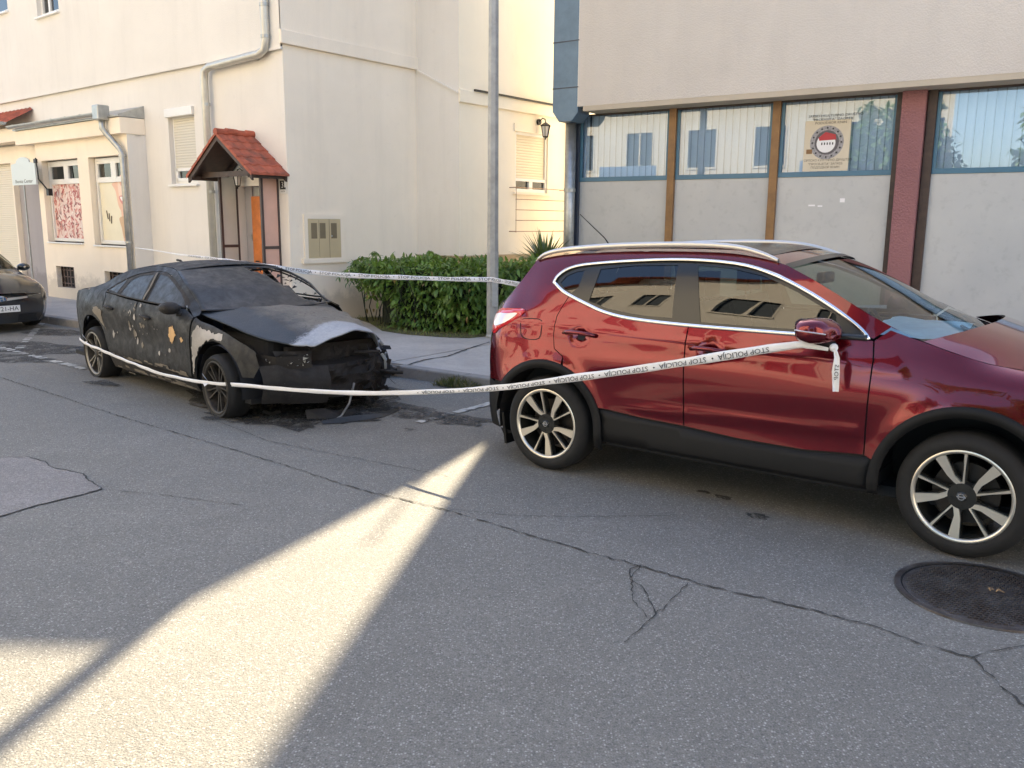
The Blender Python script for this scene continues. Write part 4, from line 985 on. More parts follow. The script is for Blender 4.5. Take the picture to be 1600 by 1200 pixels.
# kerb weeds
kw = empty('kerb_weed', on_ground(716, 606), 0, 'tuft of dry weeds growing from the kerb behind the red car', 'weed')
b = MB()
for k in range(420):
    s0 = rnd.uniform(-.28, .3); q = KD*s0+KN*rnd.uniform(-.08, .06); h = rnd.uniform(.04, .17)*(1-abs(s0)*1.6); a = rnd.uniform(0, 6.28)
    leaf(b, Vector((q.x, q.y, .0)), Vector((rnd.gauss(0, .5), rnd.gauss(0, .5), 1)), Vector((math.cos(a), math.sin(a), 0)), h, .012, .5)
b.build('blades', leafmat('dry_weed', (.07, .075, .03), (.16, .13, .07), .7, .2), kw, fix=False)
# yucca
yc = empty('yucca_plant', (.55, 15.0, .12), 0, 'spiky yucca palm with fan of narrow leaves behind the hedge', 'plant')
b = MB()
for k in range(120):
    a = rnd.uniform(0, 6.28); e = rnd.uniform(-.2, 1.4); d = Vector((math.cos(a)*math.cos(e), math.sin(a)*math.cos(e), math.sin(e)))
    L = rnd.uniform(.5, .85); w_ = .03; s_ = d.cross(Vector((0, 0, 1))); s_ = s_.normalized() if s_.length > .05 else Vector((1, 0, 0)); o0 = Vector((0, 0, .85))
    b.add([o0+s_*w_*.5, o0-s_*w_*.5, o0+d*L*.5-s_*w_+Vector((0, 0, -.01)), o0+d*L*.5+s_*w_, o0+d*L+Vector((0, 0, -.1*L))], [(0, 1, 2, 3), (3, 2, 4)])
b.build('leaves', leafmat('yucca_leaf', (.05, .09, .04), (.12, .17, .08)), yc, fix=False)
MB().tube([(0, 0, 0), (.02, 0, .4), (0, 0, .82)], .07, 8).build('trunk', M['bark'], yc)
# trees behind the camera
def tree(x, y, h, r, label, seed, n=5200):
    rn = random.Random(seed); tr_ = empty('street_tree', (x, y, 0), 0, label, 'tree', 'trees across the street'); b = MB()
    b.tube([(0, 0, 0), (.05, .02, h*.3), (0, .1, h*.6), (.1, 0, h*.9)], .16, 8, r2=.04)
    for k in range(9): a = rn.uniform(0, 6.28); z0 = h*rn.uniform(.3, .6); b.tube([(0, 0, z0), (math.cos(a)*r*.4, math.sin(a)*r*.4, z0+r*.4), (math.cos(a)*r*.8, math.sin(a)*r*.8, z0+r*.7)], .05, 5, r2=.012)
    b.build('trunk', M['bark'], tr_); b = MB(); k = 0
    while k < n:
        p = Vector((rn.uniform(-1, 1), rn.uniform(-1, 1), rn.uniform(-1, 1))); 
        if p.length > 1+.35*fn3(p*2, 1.3, seed) or fn3(p*3, 1.2, seed+4) < -.12: continue
        q = Vector((p.x*r, p.y*r, h*.62+p.z*r*.95)); leaf(b, q, Vector((rn.gauss(0, 1), rn.gauss(0, 1), rn.gauss(-.2, .7))), Vector((0, 0, 1)), .3, .16); k += 1
    b.build('crown', M['leaf'], tr_, fix=False)
tree(-8.2, -1.2, 6.5, 2.0, 'leafy street tree across the road at the left of the viewer', 3)
tree(-2.6, -3.6, 6.8, 2.1, 'leafy street tree behind the viewer near the cream house', 5)

# ------------------------------------------------------------------ lamp post
lp = empty('street_lamp', (-.285, 12.08, .12), R(22), 'tall grey galvanised lamp post standing on the pavement by the hedge', 'lamp post')
b = MB(); n = 8
prof = [(.10, 0), (.10, .03), (.088, .05), (.087, 1.2), (.083, 1.22), (.055, 8.6)]
b.lathe(prof, n, 'Z', (0, 0, 0)); b.build('pole', M['post_steel'], lp)
MB().tube([(0, 0, 8.6), (0, 0, 9.0), (0, -.5, 9.35), (0, -1.1, 9.4)], .04, 8).build('arm', M['post_steel'], lp)
MB().box(-.12, .12, -1.7, -1.0, 9.33, 9.47).build('lantern_head', M['zinc'], lp, bevel=.03)
MB().box(-.045, .045, -.096, -.08, .45, .85).build('service_door', M['post_steel'], lp, bevel=.004)

# ------------------------------------------------------------------ cars
def spt(S, x, v, off=0.0, side=-1, disp=None):
    y, z = S(x, v)
    if off or disp:
        e = .01
        y1, z1 = S(x+e, v); y2, z2 = S(x, v+e)
        a = Vector((e, y1-y, z1-z)); b_ = Vector((0, y2-y, z2-z)); n = b_.cross(a)
        if n.length > 1e-12: n.normalize()
        if n.y < 0: n = -n
        o = off+(disp(x, v) if disp else 0)
        return Vector((x+n.x*o, (y+n.y*o)*side*1.0, z+n.z*o))
    return Vector((x, side*y, z))
def patch(S, name, outer, m, parent, holes=(), off=0.0, side=-1, h=.038, disp=None, smooth=True, gap=0.0, thick=0.0):
    if gap: outer = offset_loop(resample(outer, .05), -gap)
    vs, tr = tri2d(outer, holes, h)
    o = mk(name, [spt(S, x, v, off, side, disp) for x, v in vs], [t if side < 0 else t[::-1] for t in tr], m, parent, smooth)
    if smooth and not thick:
        e = .022; ns = []
        for x, v in vs:
            a = spt(S, x+e, v, 0, side, disp)-spt(S, x-e, v, 0, side, disp); c = spt(S, x, v+e, 0, side, disp)-spt(S, x, v-e, 0, side, disp)
            n_ = a.cross(c)*(1 if side < 0 else -1)
            if n_.y*side < 0: n_ = -n_
            ns.append(n_.normalized() if n_.length > 1e-9 else Vector((0, side, 0)))
        o.data.normals_split_custom_set_from_vertices([tuple(q) for q in ns])
    if thick: md = o.modifiers.new('s', 'SOLIDIFY'); md.thickness = thick; md.offset = -1
    return o
def strip(S, name, line, wid, m, parent, off=.004, side=-1, closed=False, thick=.006, h=.03):
    L = resample(line, h, closed); n = len(L); A = []; B = []
    for i in range(n):
        a = Vector(L[i-1] if (closed or i) else L[0]); c = Vector(L[(i+1) % n] if (closed or i < n-1) else L[-1]); t = (c-a).normalized(); nn = Vector((-t.y, t.x))*wid/2
        A.append((L[i][0]+nn.x, L[i][1]+nn.y)); B.append((L[i][0]-nn.x, L[i][1]-nn.y))
    v = [spt(S, *p, off, side) for p in A]+[spt(S, *p, off, side) for p in B]
    f = [(i, (i+1) % n, (i+1) % n+n, i+n) for i in range(n if closed else n-1)]
    o = mk(name, v, f, m, parent, True)
    if thick: md = o.modifiers.new('s', 'SOLIDIFY'); md.thickness = thick; md.offset = 0
    return o
def cross_loft(name, edge, m, parent, n=14, bulge=0.0, crown=0.0, pw=2.2, off=0.0, thick=0, disp=None, frac=(-1, 1)):
    "surface from the near edge curve to its mirror image: bulge along x (sign included), crown along z"
    v = []; k = len(edge)
    for j in range(n+1):
        t = frac[0]+(frac[1]-frac[0])*j/n; q = 1-abs(t)**pw
        for i, e in enumerate(edge):
            bu = bulge[i] if isinstance(bulge, (list, tuple)) else bulge; cr_ = crown[i] if isinstance(crown, (list, tuple)) else crown
            P = Vector((e[0]+bu*q, e[1]*(-t), e[2]+cr_*q+off))
            if disp: P = P+disp(P, t, i)
            v.append(P)
    f = [(j*k+i, j*k+i+1, (j+1)*k+i+1, (j+1)*k+i) for j in range(n) for i in range(k-1)]
    o = mk(name, v, f, m, parent, True)
    bm = bmesh.new(); bm.from_mesh(o.data); bmesh.ops.remove_doubles(bm, verts=bm.verts, dist=1e-5); bmesh.ops.recalc_face_normals(bm, faces=bm.faces); bm.to_mesh(o.data); bm.free()
    for p in o.data.polygons: p.use_smooth = True
    if thick: md = o.modifiers.new('s', 'SOLIDIFY'); md.thickness = thick; md.offset = 0
    return o
def spokes_mesh(polys, Rr, y0, y1, rot=0, depth=None):
    "polygons in unit polar space (x,z), outside at y0"
    b = MB(); cr_, sr = math.cos(rot), math.sin(rot)
    for P in polys:
        Q = [(Rr*(x*cr_-z*sr), Rr*(x*sr+z*cr_)) for x, z in P]; n = len(Q)
        dd = lambda q: (depth or 0)*(1-min(1, math.hypot(*q)/Rr))
        b.add([(q[0], y0+dd(q), q[1]) for q in Q]+[(q[0], y1+dd(q), q[1]) for q in Q], [tuple(range(n)), tuple(range(2*n-1, n-1, -1))]+[(i, i+n, (i+1) % n+n, (i+1) % n) for i in range(n)])
    return b
def rotp(P, a):
    c, s_ = math.cos(a), math.sin(a); return [(x*c+z*s_, -x*s_+z*c) for x, z in P]
def tyre(parent, Rt, Rr, wdt, m=None, flat=0.0):
    "axis along y, outer side at -y; centre of the wheel at origin"
    h = wdt/2
    pr = [(Rr-.012, -h+.012), (Rr+.004, -h-.004), (Rr+.02, -h-.007), ((Rr+Rt)/2, -h-.012), (Rt-.025, -h+.004), (Rt-.008, -h+.018), (Rt-.002, -h+.04), (Rt, -h*.5), (Rt, h*.5), (Rt-.008, h-.018), (Rt-.03, h), (Rr, h-.01), (Rr-.02, h-.03)]
    b = MB(); b.lathe(pr, 72)
    if flat:
        for q in b.v:
            if q.z < -Rt+flat: q.y *= 1+.35*((-Rt+flat-q.z)/flat); q.z = -Rt+flat
    o = b.build('tyre', m or M['rubber'], parent, smooth=True)
    return o
def alloy(parent, Rr, wdt, kind, rot, mf, md, mb):
    h = wdt/2
    MB().lathe([(Rr, -h-.004), (Rr-.008, -h-.008), (Rr-.018, -h-.002), (Rr-.022, -h+.01)], 72).build('rim_lip', mf, parent, smooth=True)
    MB().lathe([(Rr-.016, -h+.0), (Rr-.03, -h+.05), (Rr-.04, h-.02)], 48).build('rim_barrel', md, parent, smooth=True)
    MB().lathe([(0, -h+.10), (.165, -h+.10), (.168, -h+.115)], 40).build('brake_disc', mb, parent, smooth=False)
    if kind == 'q':
        thin = [(-.022, .26), (.022, .22), (.016, .60), (.03, .965), (-.03, .965), (-.012, .60)]
        thick = [(.035, .205), (.0, .30), (-.06, .325), (-.18, .44), (-.40, .875), (-.50, .835), (-.60, .765), (-.33, .42), (-.20, .30), (-.10, .235)]
        back = [(-.16, .12), (-.25, .33), (-.62, .75), (-.40, .88), (-.17, .47), (-.05, .38), (-.05, .96), (.05, .96), (.045, .3), (.16, .14)]
        dk = spokes_mesh([rotp(back, 2*math.pi*k/5) for k in range(5)], Rr-.015, -h+.012, -h+.06, -rot, .012); dk.lathe([(0, -h+.006), (.07, -h+.008), (.082, -h+.05)], 30)
        dk.build('spoke_backs', M['trim_black'], parent)
        for k in range(5):
            spokes_mesh([rotp(thin, 2*math.pi*k/5), rotp(thick, 2*math.pi*k/5)], Rr-.012, -h+.0, -h+.014, -rot, .012).build('spoke', mf, parent, fix=True)
        cp = MB().lathe([(0, -h-.006), (.024, -h-.004), (.028, -h+.006)], 24).build('centre_cap', M['trim_black'], parent, smooth=True)
        b = MB(); b.lathe([(.013, -h-.0068), (.018, -h-.0068)], 24); b.box(-.022, .022, -h-.0076, -h-.006, -.004, .004); b.build('cap_emblem', M['chrome'], cp)
        b = MB()
        for k in range(5): a = 2*math.pi*(k+.5)/5-rot; b.tube([(.052*math.sin(a), -h+.0, .052*math.cos(a)), (.052*math.sin(a), -h+.02, .052*math.cos(a))], .0075, 6)
        b.build('wheel_nuts', md, parent)
    else:
        P = []
        for k in range(5):
            for s_ in (-1, 1): P.append(rotp([(s_*.05-.028, .2), (s_*.05+.028, .2), (s_*.17+.035, .96), (s_*.17-.035, .96)], 2*math.pi*k/5))
        spokes_mesh(P, Rr-.012, -h+.01, -h+.04, -rot, .02).build('spokes', mf, parent)
        MB().lathe([(0, -h+.022), (.05, -h+.024), (.06, -h+.04)], 24).build('centre_cap', md, parent, smooth=True)
def wheel(car_, x, y, z, Rt, Rr, wdt, kind, rot, side, mf, md, mb, mt=None, steer=0, flat=0.0):
    wv = empty('wheel', (x, y, z), math.pi*(side > 0)+steer, parent=car_)
    tyre(wv, Rt, Rr, wdt, mt, flat); alloy(wv, Rr, wdt, kind, rot, mf, md, mb); return wv
def arch_liner(car_, x, y, z, r, m, side=-1):
    b = MB(); n = 18; v = []
    for i in range(n+1):
        a = R(-12+204*i/n); c, s_ = math.cos(a)*r, math.sin(a)*r
        v += [(x+c, side*y, z+s_), (x+c, side*(y-.42), z+s_)]
    b.add(v, [(2*i, 2*i+1, 2*i+3, 2*i+2) for i in range(n)]); b.add([(x, side*(y-.42), z)]+[v[2*i+1] for i in range(n+1)], [(0, i, i+1) for i in range(1, n+1)])
    return b.build('wheel_well', m, car_, fix=False)

# ---- red crossover
QX, QY_, QA = .775, 6.5832, -.6401
WBQ = 2.646
red = empty('red_crossover_car', (QX, QY_, 0), QA, 'shiny dark red crossover car with two tone wheels, police tape tied to its mirror', 'car')
rear_edge = [(-.545, .60), (-.56, .70), (-.555, .82), (-.535, .93), (-.525, 1.0), (-.52, 1.09), (-.49, 1.15), (-.42, 1.25), (-.36, 1.34), (-.31, 1.42), (-.285, 1.465)]
top_edge = [(-.285, 1.465), (-.12, 1.50), (.1, 1.525), (.5, 1.548), (.9, 1.556), (1.2, 1.552), (1.42, 1.525), (1.56, 1.495)]
apil = [(1.56, 1.495), (1.727, 1.425), (1.889, 1.345), (2.081, 1.245), (2.24, 1.175), (2.37, 1.125)]
dlo_t = [(-.054, 1.322), (-.035, 1.37), (.05, 1.425), (.21, 1.458), (.572, 1.492), (.91, 1.508), (1.237, 1.495), (1.454, 1.452), (1.67, 1.372), (1.871, 1.275), (2.025, 1.182), (2.10, 1.118)]
dlo_b = [(1.723, 1.112), (1.35, 1.110), (1.03, 1.110), (.75, 1.116), (.55, 1.128), (.40, 1.152), (.28, 1.185), (.162, 1.222), (.044, 1.264)]
dlo = smoothline(dlo_t, k=3)+smoothline([(2.10, 1.118)]+dlo_b+[(-.054, 1.322)], k=3)[1:-1]
seamq = [(2.37, 1.125), (2.5, 1.085), (2.68, 1.055), (2.9, 1.045), (3.15, 1.03), (3.32, 1.0), (3.42, .97)]
def dent(x, v):
    d = 0
    for cx, cv in ((.262, .985), (1.20, .975)): d -= .022*math.exp(-(((x-cx)/.052)**2+((v-cv)/.042)**2)**1.6)
    # flared arches
    for cx, r in ((0, .44), (WBQ, .46)):
        q = math.hypot(x-cx, v-.34)
        if q < r+.16: d += .016*math.exp(-((q-r)/.06)**2)
    # pressed crease low on the doors and shoulder line
    if .45 < x < 2.1: d += .010*math.exp(-((v-(.545+.035*(x-.5)))/.028)**2)*min(1, (x-.45)*3)
    if x < 2.3: d += .007*math.exp(-((v-(1.035-.03*x))/.022)**2)
    return d
doorR = [(.105, 1.243), (.072, 1.17), (.045, 1.10), (.045, .98), (.065, .88), (.14, .835)]
arcR = arc(0, .34, .455, 72, -6, 14); arcF = arc(WBQ, .34, .475, 186, -2, 26)
for sd in (-1, 1):
    P = dict(parent=red, side=sd)
    # body side in one pressing: rear quarter, roof side, A pillar
    q = rear_edge+top_edge[1:]+apil[1:-1]+[(2.30, 1.15), (2.20, 1.185), (2.12, 1.118)]
    inner = [p for p in smoothline(dlo_t, k=3)][::-1]       # along the top of the glass back to the quarter light
    q += inner[1:]+smoothline([(-.054, 1.322), (.044, 1.264), (.105, 1.243)], k=3)[1:]+doorR[1:]+arc(0, .34, .455, 73, 146, 14)+[(-.40, .60), (-.545, .60)][:1]
    patch(QS, 'body_side', q, M['red_paint'], off=0, gap=.0015, disp=dent, **P)
    low = smoothline([(2.10, 1.112)]+dlo_b[:-1]+[(.105, 1.243)], k=3)
    lowR = [p for p in low if p[0] <= 1.03]; lowF = [p for p in low if p[0] >= 1.03]
    bx = [(1.03, 1.11), (1.034, .90), (1.042, .60), (1.046, .475)]
    patch(QS, 'rear_door', lowR+doorR[1:]+[p for p in arc(0, .34, .455, 71, 22, 12)]+[(.47, .508), (.75, .485)]+bx[::-1], M['red_paint'], gap=.0042, disp=dent, **P)
    fx = [(2.125, 1.112), (2.14, 1.0), (2.137, .80), (2.135, .60), (2.137, .475)]
    patch(QS, 'front_door', lowF+bx[1:]+[(1.4, .452), (1.8, .448)]+fx[::-1], M['red_paint'], gap=.0042, disp=dent, **P)
    patch(QS, 'front_wing', fx[::-1]+[(2.2, 1.175), (2.30, 1.145)]+seamq+[(3.44, .80), (3.44, .62), (3.13, .60)]+arc(WBQ, .34, .475, 33, 166, 22), M['red_paint'], gap=.0042, disp=dent, **P)
    patch(QS, 'front_bumper_side', [(3.13, .59), (3.44, .61), (3.44, .22), (3.08, .22)]+arc(WBQ, .34, .475, -8, 30, 6), M['black_plastic'], off=0, **P)
    # cladding
    patch(QS, 'sill_cladding', [(.45, .50), (.47, .50), (.75, .478), (1.05, .466), (1.4, .444), (1.8, .440), (2.16, .466)]+arc(WBQ, .34, .475, 164, 186, 4)+[(2.15, .285), (.47, .285)]+arc(0, .34, .455, -6, 20, 5), M['black_plastic'], off=.006, h=.05, thick=.01, **P)
    strip(QS, 'arch_cladding', arc(0, .34, .432, -14, 150, 30), .058, M['black_plastic'], off=.018, thick=.012, **P)
    strip(QS, 'arch_cladding', arc(WBQ, .34, .450, -10, 188, 34), .058, M['black_plastic'], off=.018, thick=.012, **P)
    patch(QS, 'rear_bumper_side', [(-.545, .595), (-.545, .25), (-.30, .22)]+arc(0, .34, .455, 200, 146, 8)+[(-.40, .575)], M['black_plastic'], off=.0, h=.05, **P)
    # dark under layer so that the shut lines read dark
    patch(QS, 'inner_shell', [(-.50, .58), (-.50, 1.10), (-.03, 1.22), (.16, 1.19), (.5, 1.10), (2.1, 1.08), (2.35, 1.09), (2.9, 1.0), (3.35, .95), (3.4, .3), (3.1, .3)]+arc(WBQ, .34, .46, 0, 180, 16)+[(2.1, .26), (.5, .26)]+arc(0, .34, .44, 0, 150, 16), M['dark'], off=-.014, h=.09, **P)
    # side glass
    patch(QS, 'window_trim', offset_loop(dlo, -.004), M['trim_black'], off=-.008, holes=[
        [(-.005, 1.325), (.03, 1.372), (.10, 1.403), (.165, 1.415), (.152, 1.30), (.11, 1.262), (.05, 1.28)],
        [(.29, 1.428), (.55, 1.462), (.855, 1.475), (.905, 1.15), (.75, 1.148), (.6, 1.158), (.42, 1.178), (.265, 1.215)],
        [(.995, 1.478), (1.22, 1.468), (1.44, 1.430), (1.65, 1.352), (1.80, 1.282), (1.90, 1.235), (1.925, 1.145), (1.4, 1.138), (1.1, 1.138)]], **P)
    patch(QS, 'quarter_pane', [(-.03, 1.33), (.05, 1.41), (.18, 1.43), (.155, 1.25), (.06, 1.265)], M['car_glass'], off=-.012, **P)
    patch(QS, 'rear_pane', [(.24, 1.425), (.56, 1.475), (.87, 1.485), (.93, 1.13), (.6, 1.14), (.24, 1.2)], M['car_glass'], off=-.012, **P)
    patch(QS, 'front_pane', [(.98, 1.49), (1.23, 1.48), (1.45, 1.44), (1.66, 1.36), (1.92, 1.24), (1.95, 1.13), (1.4, 1.125), (1.05, 1.125)], M['car_glass'], off=-.012, **P)
    strip(QS, 'window_chrome', dlo, .020, M['chrome'], off=.004, closed=True, **P)
    b = MB()
    # door handles
    for cx, cv in ((.262, .992), (1.205, .972)):
        b = MB(); pts = [spt(QS, cx-.13, cv+.002, .012, sd), spt(QS, cx-.09, cv+.006, .034, sd), spt(QS, cx, cv+.006, .040, sd), spt(QS, cx+.08, cv+.002, .034, sd), spt(QS, cx+.12, cv-.001, .010, sd)]
        b.tube(pts, .0145, 8); b.build('door_handle', M['red_paint'], red, smooth=True)
    strip(QS, 'filler_flap_line', smoothline([(-.245, 1.055), (-.15, 1.068), (-.07, 1.06), (-.06, 1.0), (-.07, .94), (-.15, .925), (-.225, .94), (-.25, 1.0)], True, 3), .005, M['dark'], off=.0045, closed=True, thick=0, **P) if sd < 0 else None
    # tail lamp
    lo = smoothline([(-.545, 1.055), (-.51, 1.105), (-.40, 1.118), (-.245, 1.122), (-.285, 1.065), (-.38, 1.01), (-.46, .97), (-.50, .935), (-.54, .94), (-.548, .98)], True, 3)
    tl = patch(QS, 'tail_lamp', lo, M['lamp_red'], off=.008, thick=.012, h=.03, **P)
    patch(QS, 'reversing_lens', smoothline([(-.54, 1.055), (-.50, 1.075), (-.40, 1.082), (-.30, 1.09), (-.37, 1.035), (-.45, 1.0), (-.52, .99)], True, 3), M['lamp_white'], parent=tl, off=.012, side=sd, h=.03)
    # roof rail
    b = MB(); rp = [(-.27, 1.462, .000), (-.2, 1.48, .022), (-.02, 1.508, .03), (.4, 1.538, .035), (.9, 1.553, .037), (1.2, 1.548, .033), (1.38, 1.528, .02), (1.50, 1.508, .0)]
    pts = [spt(QS, x, v, 0, sd)+Vector((0, sd*-.0, d+.012)) for x, v, d in smoothline(rp, k=4)]
    n0 = len(pts)
    for i, q_ in enumerate(pts):
        t_ = i/(n0-1); hh = .010+.008*math.sin(math.pi*t_)
        for dy, dz in ((-.014, -hh), (.014, -hh), (.017, 0), (.010, hh), (-.010, hh), (-.017, 0)): b.v.append(Vector((q_.x, q_.y+dy, q_.z+dz)))
    for i in range(n0-1):
        for k in range(6): a = i*6+k; c_ = i*6+(k+1) % 6; b.f.append((a, c_, c_+6, a+6))
    b.build('roof_rail', M['silver'], red, smooth=True)
    # mirror
    mo = Vector((1.865, sd*.995, 1.155)); b = MB(); n_ = 18
    ringsM = [(-.085, .0, .01), (-.082, .60, .02), (-.06, .86, .0), (0, 1.0, 0), (.05, .90, 0), (.085, .66, -.004), (.104, .34, -.008), (.108, 0, -.01)]
    for dx, k_, dz in ringsM:
        for i in range(n_):
            a = 2*math.pi*i/n_; ca, sa = math.cos(a), math.sin(a); sx = abs(ca)**.7*(1 if ca > 0 else -1); sz = abs(sa)**.75*(1 if sa > 0 else -1)
            b.v.append(mo+Vector((dx+.02*sx*(-sd), sx*.128*k_, dz+sz*(.078 if sz > 0 else .066)*k_)))
    for j in range(len(ringsM)-1):
        for i in range(n_): a = j*n_+i; c_ = j*n_+(i+1) % n_; b.f.append((a, c_, c_+n_, a+n_))
    mr = b.build('door_mirror', M['red_paint'], red, smooth=True)
    b = MB(); b.tube([mo+Vector((.0, sd*-.08, -.06)), mo+Vector((.03, sd*-.12, -.085)), mo+Vector((.06, sd*-.17, -.085))], .026, 8); b.build('mirror_arm', M['black_plastic'], mr, smooth=True)
    b = MB(); L_ = [mo+Vector((-.085+.17*q_, sd*(.128 if q_ > .15 else .118), .012-.01*q_)) for q_ in (0, .2, .5, .8, 1.0)]; b.tube(L_, .0035, 5); b.build('mirror_seam', M['silver'], mr)
    b = MB(); v_ = [mo+Vector((-.0875, .108*math.cos(k*math.pi/8), .062*math.sin(k*math.pi/8)+.005)) for k in range(16)]; b.add(v_, [tuple(range(16))]); b.build('mirror_glass', M['chrome'], mr, fix=False)
    strip(QS, 'mirror_base', [(1.90, 1.118), (2.02, 1.12), (2.09, 1.12)], .03, M['trim_black'], off=.006, **P)
    for x, r in ((0, .44), (WBQ, .46)): arch_liner(red, x, .86, .34, r, M['dark'], sd)
def edge3(S, line, k=1): return [(p[0], S(*p)[0], S(*p)[1]) for p in (smoothline(line, k=k) if k > 1 else line)]
# roof: from the rear edge to the windscreen header, black glass panel inside
te = edge3(QS, [(-.285, 1.465), (-.12, 1.50), (.1, 1.525), (.5, 1.548), (.9, 1.556), (1.2, 1.552), (1.42, 1.525), (1.56, 1.495)], 3)
cross_loft('roof', te, M['red_paint'], red, 16, bulge=[-.12+.20*i/(len(te)-1) for i in range(len(te))], crown=[.05]*len(te), pw=2.0)
ti = [(x, y*.80, z) for x, y, z in te if .25 < x < 1.46]
b = cross_loft('panoramic_glass', ti, M['trim_black'], red, 14, bulge=[-.02+.09*i/len(ti) for i in range(len(ti))], crown=[.05-.018]*len(ti), pw=2.0, off=.0215)
# spoiler
sp_ = edge3(QS, [(-.31, 1.43), (-.285, 1.462)], 1)
cross_loft('rear_spoiler', [(-.30, .55, 1.455), (-.36, .54, 1.452), (-.365, .535, 1.438), (-.30, .53, 1.42)], M['red_paint'], red, 14, bulge=-.14, crown=.045, pw=2.0)
# tailgate and rear bumper
re_ = edge3(QS, [(-.545, .60), (-.56, .70), (-.555, .82), (-.535, .93), (-.525, 1.0), (-.52, 1.09), (-.49, 1.15)], 3)
cross_loft('tailgate', re_, M['red_paint'], red, 16, bulge=[-.27-.03*math.sin(i/len(re_)*3) for i in range(len(re_))], pw=2.6)
rg = edge3(QS, [(-.49, 1.15), (-.42, 1.25), (-.36, 1.34), (-.31, 1.42)], 3)
cross_loft('rear_window', rg, M['trim_black'], red, 14, bulge=[-.27+.012*i for i in range(len(rg))], pw=2.4)
rb_ = edge3(QS, [(-.545, .25), (-.55, .4), (-.545, .60)], 4)
cross_loft('rear_bumper', rb_, M['black_plastic'], red, 16, bulge=-.30, pw=2.6)
# windscreen, cowl and bonnet
ap_ = edge3(QS, apil, 3)
def wb(i, n, a, c_): return a+(c_-a)*i/(n-1)
cross_loft('windscreen', [(x, y-.012, z-.003) for x, y, z in ap_], M['windscreen'], red, 16, bulge=[wb(i, len(ap_), .08, .20) for i in range(len(ap_))], crown=[wb(i, len(ap_), .045, -.01) for i in range(len(ap_))], pw=2.0)
cross_loft('windscreen_border', [(ap_[0][0]+.035, ap_[0][1]-.002, ap_[0][2]-.012), (ap_[0][0]-.015, ap_[0][1], ap_[0][2]+.006)], M['trim_black'], red, 14, bulge=.085, crown=.05, pw=2.0)
se = edge3(QS, seamq, 3)
bonnet_c = [wb(i, len(se), .075, .085) for i in range(len(se))]
cross_loft('bonnet', se, M['red_paint'], red, 20, bulge=[wb(i, len(se), .26, .255) for i in range(len(se))], crown=bonnet_c, pw=2.3)
cross_loft('cowl_panel', [(2.36, .72, 1.085), (2.44, .70, 1.06)], M['black_plastic'], red, 14, bulge=.2, crown=-.0, pw=2.0)
b = MB()
for y0_, y1_ in ((-.55, .12), (.02, .60)):
    b.tube([(2.63, y0_, 1.085), (2.56, (y0_+y1_)/2, 1.105), (2.40, y1_, 1.125)], .011, 6)
b.build('wiper_arms', M['black_plastic'], red)
fe = edge3(QS, [(3.44, .24), (3.44, .45), (3.44, .62), (3.44, .80), (3.43, .90), (3.42, .965)], 3)
cross_loft('front_bumper', fe, M['red_paint'], red, 16, bulge=.26, pw=2.4)
def nose(y, z, o_=0): e = QS(3.44, z)[0]; return Vector((3.44+.26*(1-abs(max(-1, min(1, y/e)))**2.4)+o_, y, z))
def nose_panel(name, pts, m_, o_=.012, ny=14):
    b = MB(); (y0, y1), (zl, zh) = pts; n_ = ny
    for i in range(n_): a = y0+(y1-y0)*i/n_; c = y0+(y1-y0)*(i+1)/n_; b.quad(nose(a, zl, o_), nose(c, zl, o_), nose(c, zh, o_), nose(a, zh, o_))
    return b.build(name, m_, red)
gr = nose_panel('grille', ((-.40, .40), (.66, .82)), M['trim_black']); nose_panel('lower_intake', ((-.52, .52), (.27, .44)), M['black_plastic']); 
b = MB(); L_ = [nose(-.36+.12*k, .80-.13*(1-abs(k-3)/3), .022) for k in range(7)]; b.tube(L_, .016, 6); b.build('grille_bar', M['chrome'], gr)
np2 = nose_panel('number_plate', ((-.26, .26), (.50, .61)), M['white'], .02, 4)
for sd in (-1, 1):
    patch(QS, 'headlight', smoothline([(3.02, .93), (3.22, .935), (3.42, .88), (3.44, .78), (3.3, .80), (3.12, .87)], True, 3), M['lamp_white'], parent=red, side=sd, off=.006, h=.03)
    b = MB()
    for k in range(6): a = sd*(.40+.045*k); c = sd*(.40+.045*(k+1)); b.quad(nose(a, .76, .012), nose(c, .76, .012), nose(c, .87, .012), nose(a, .87, .012))
    b.build('headlight', M['lamp_white'], red)
# floor, cabin
MB().box(-.5, 3.3, -.74, .74, .22, .28).build('floor', M['dark'], red)
MB().box(.44, 2.2, -.78, .78, .28, .36).build('cabin_floor', M['interior'], red)
cab_ = [(-.45, .64, .55), (-.42, .62, 1.12)]
MB().box(-.45, .0, -.62, .62, .5, 1.05).build('load_area', M['interior'], red)
def seat(x, y, sc_=1.0, wd=.25):
    b = MB(); b.box(x-.25, x+.28, y-wd, y+wd, .45, .66); b.add([(x-.28, y-wd, .6), (x-.14, y-wd, .6), (x-.14, y+wd, .6), (x-.28, y+wd, .6), (x-.46, y-wd*.85, 1.22), (x-.36, y-wd*.85, 1.24), (x-.36, y+wd*.85, 1.24), (x-.46, y+wd*.85, 1.22)],
        [(3,2,1,0),(4,5,6,7),(0,1,5,4),(1,2,6,5),(2,3,7,6),(3,0,4,7)])
    for yy in ([y] if wd < .4 else [y-.38, y+.38]): b.box(x-.47, x-.38, yy-.12, yy+.12, 1.26, 1.42); b.tube([(x-.42, yy-.05, 1.2), (x-.425, yy-.05, 1.3)], .007, 5); b.tube([(x-.42, yy+.05, 1.2), (x-.425, yy+.05, 1.3)], .007, 5)
    return b
seat(1.35, -.37).build('seat', M['interior'], red, bevel=.035); seat(1.35, .37).build('seat', M['interior'], red, bevel=.035)
seat(.55, 0, wd=.62).build('rear_bench', M['interior'], red, bevel=.03)
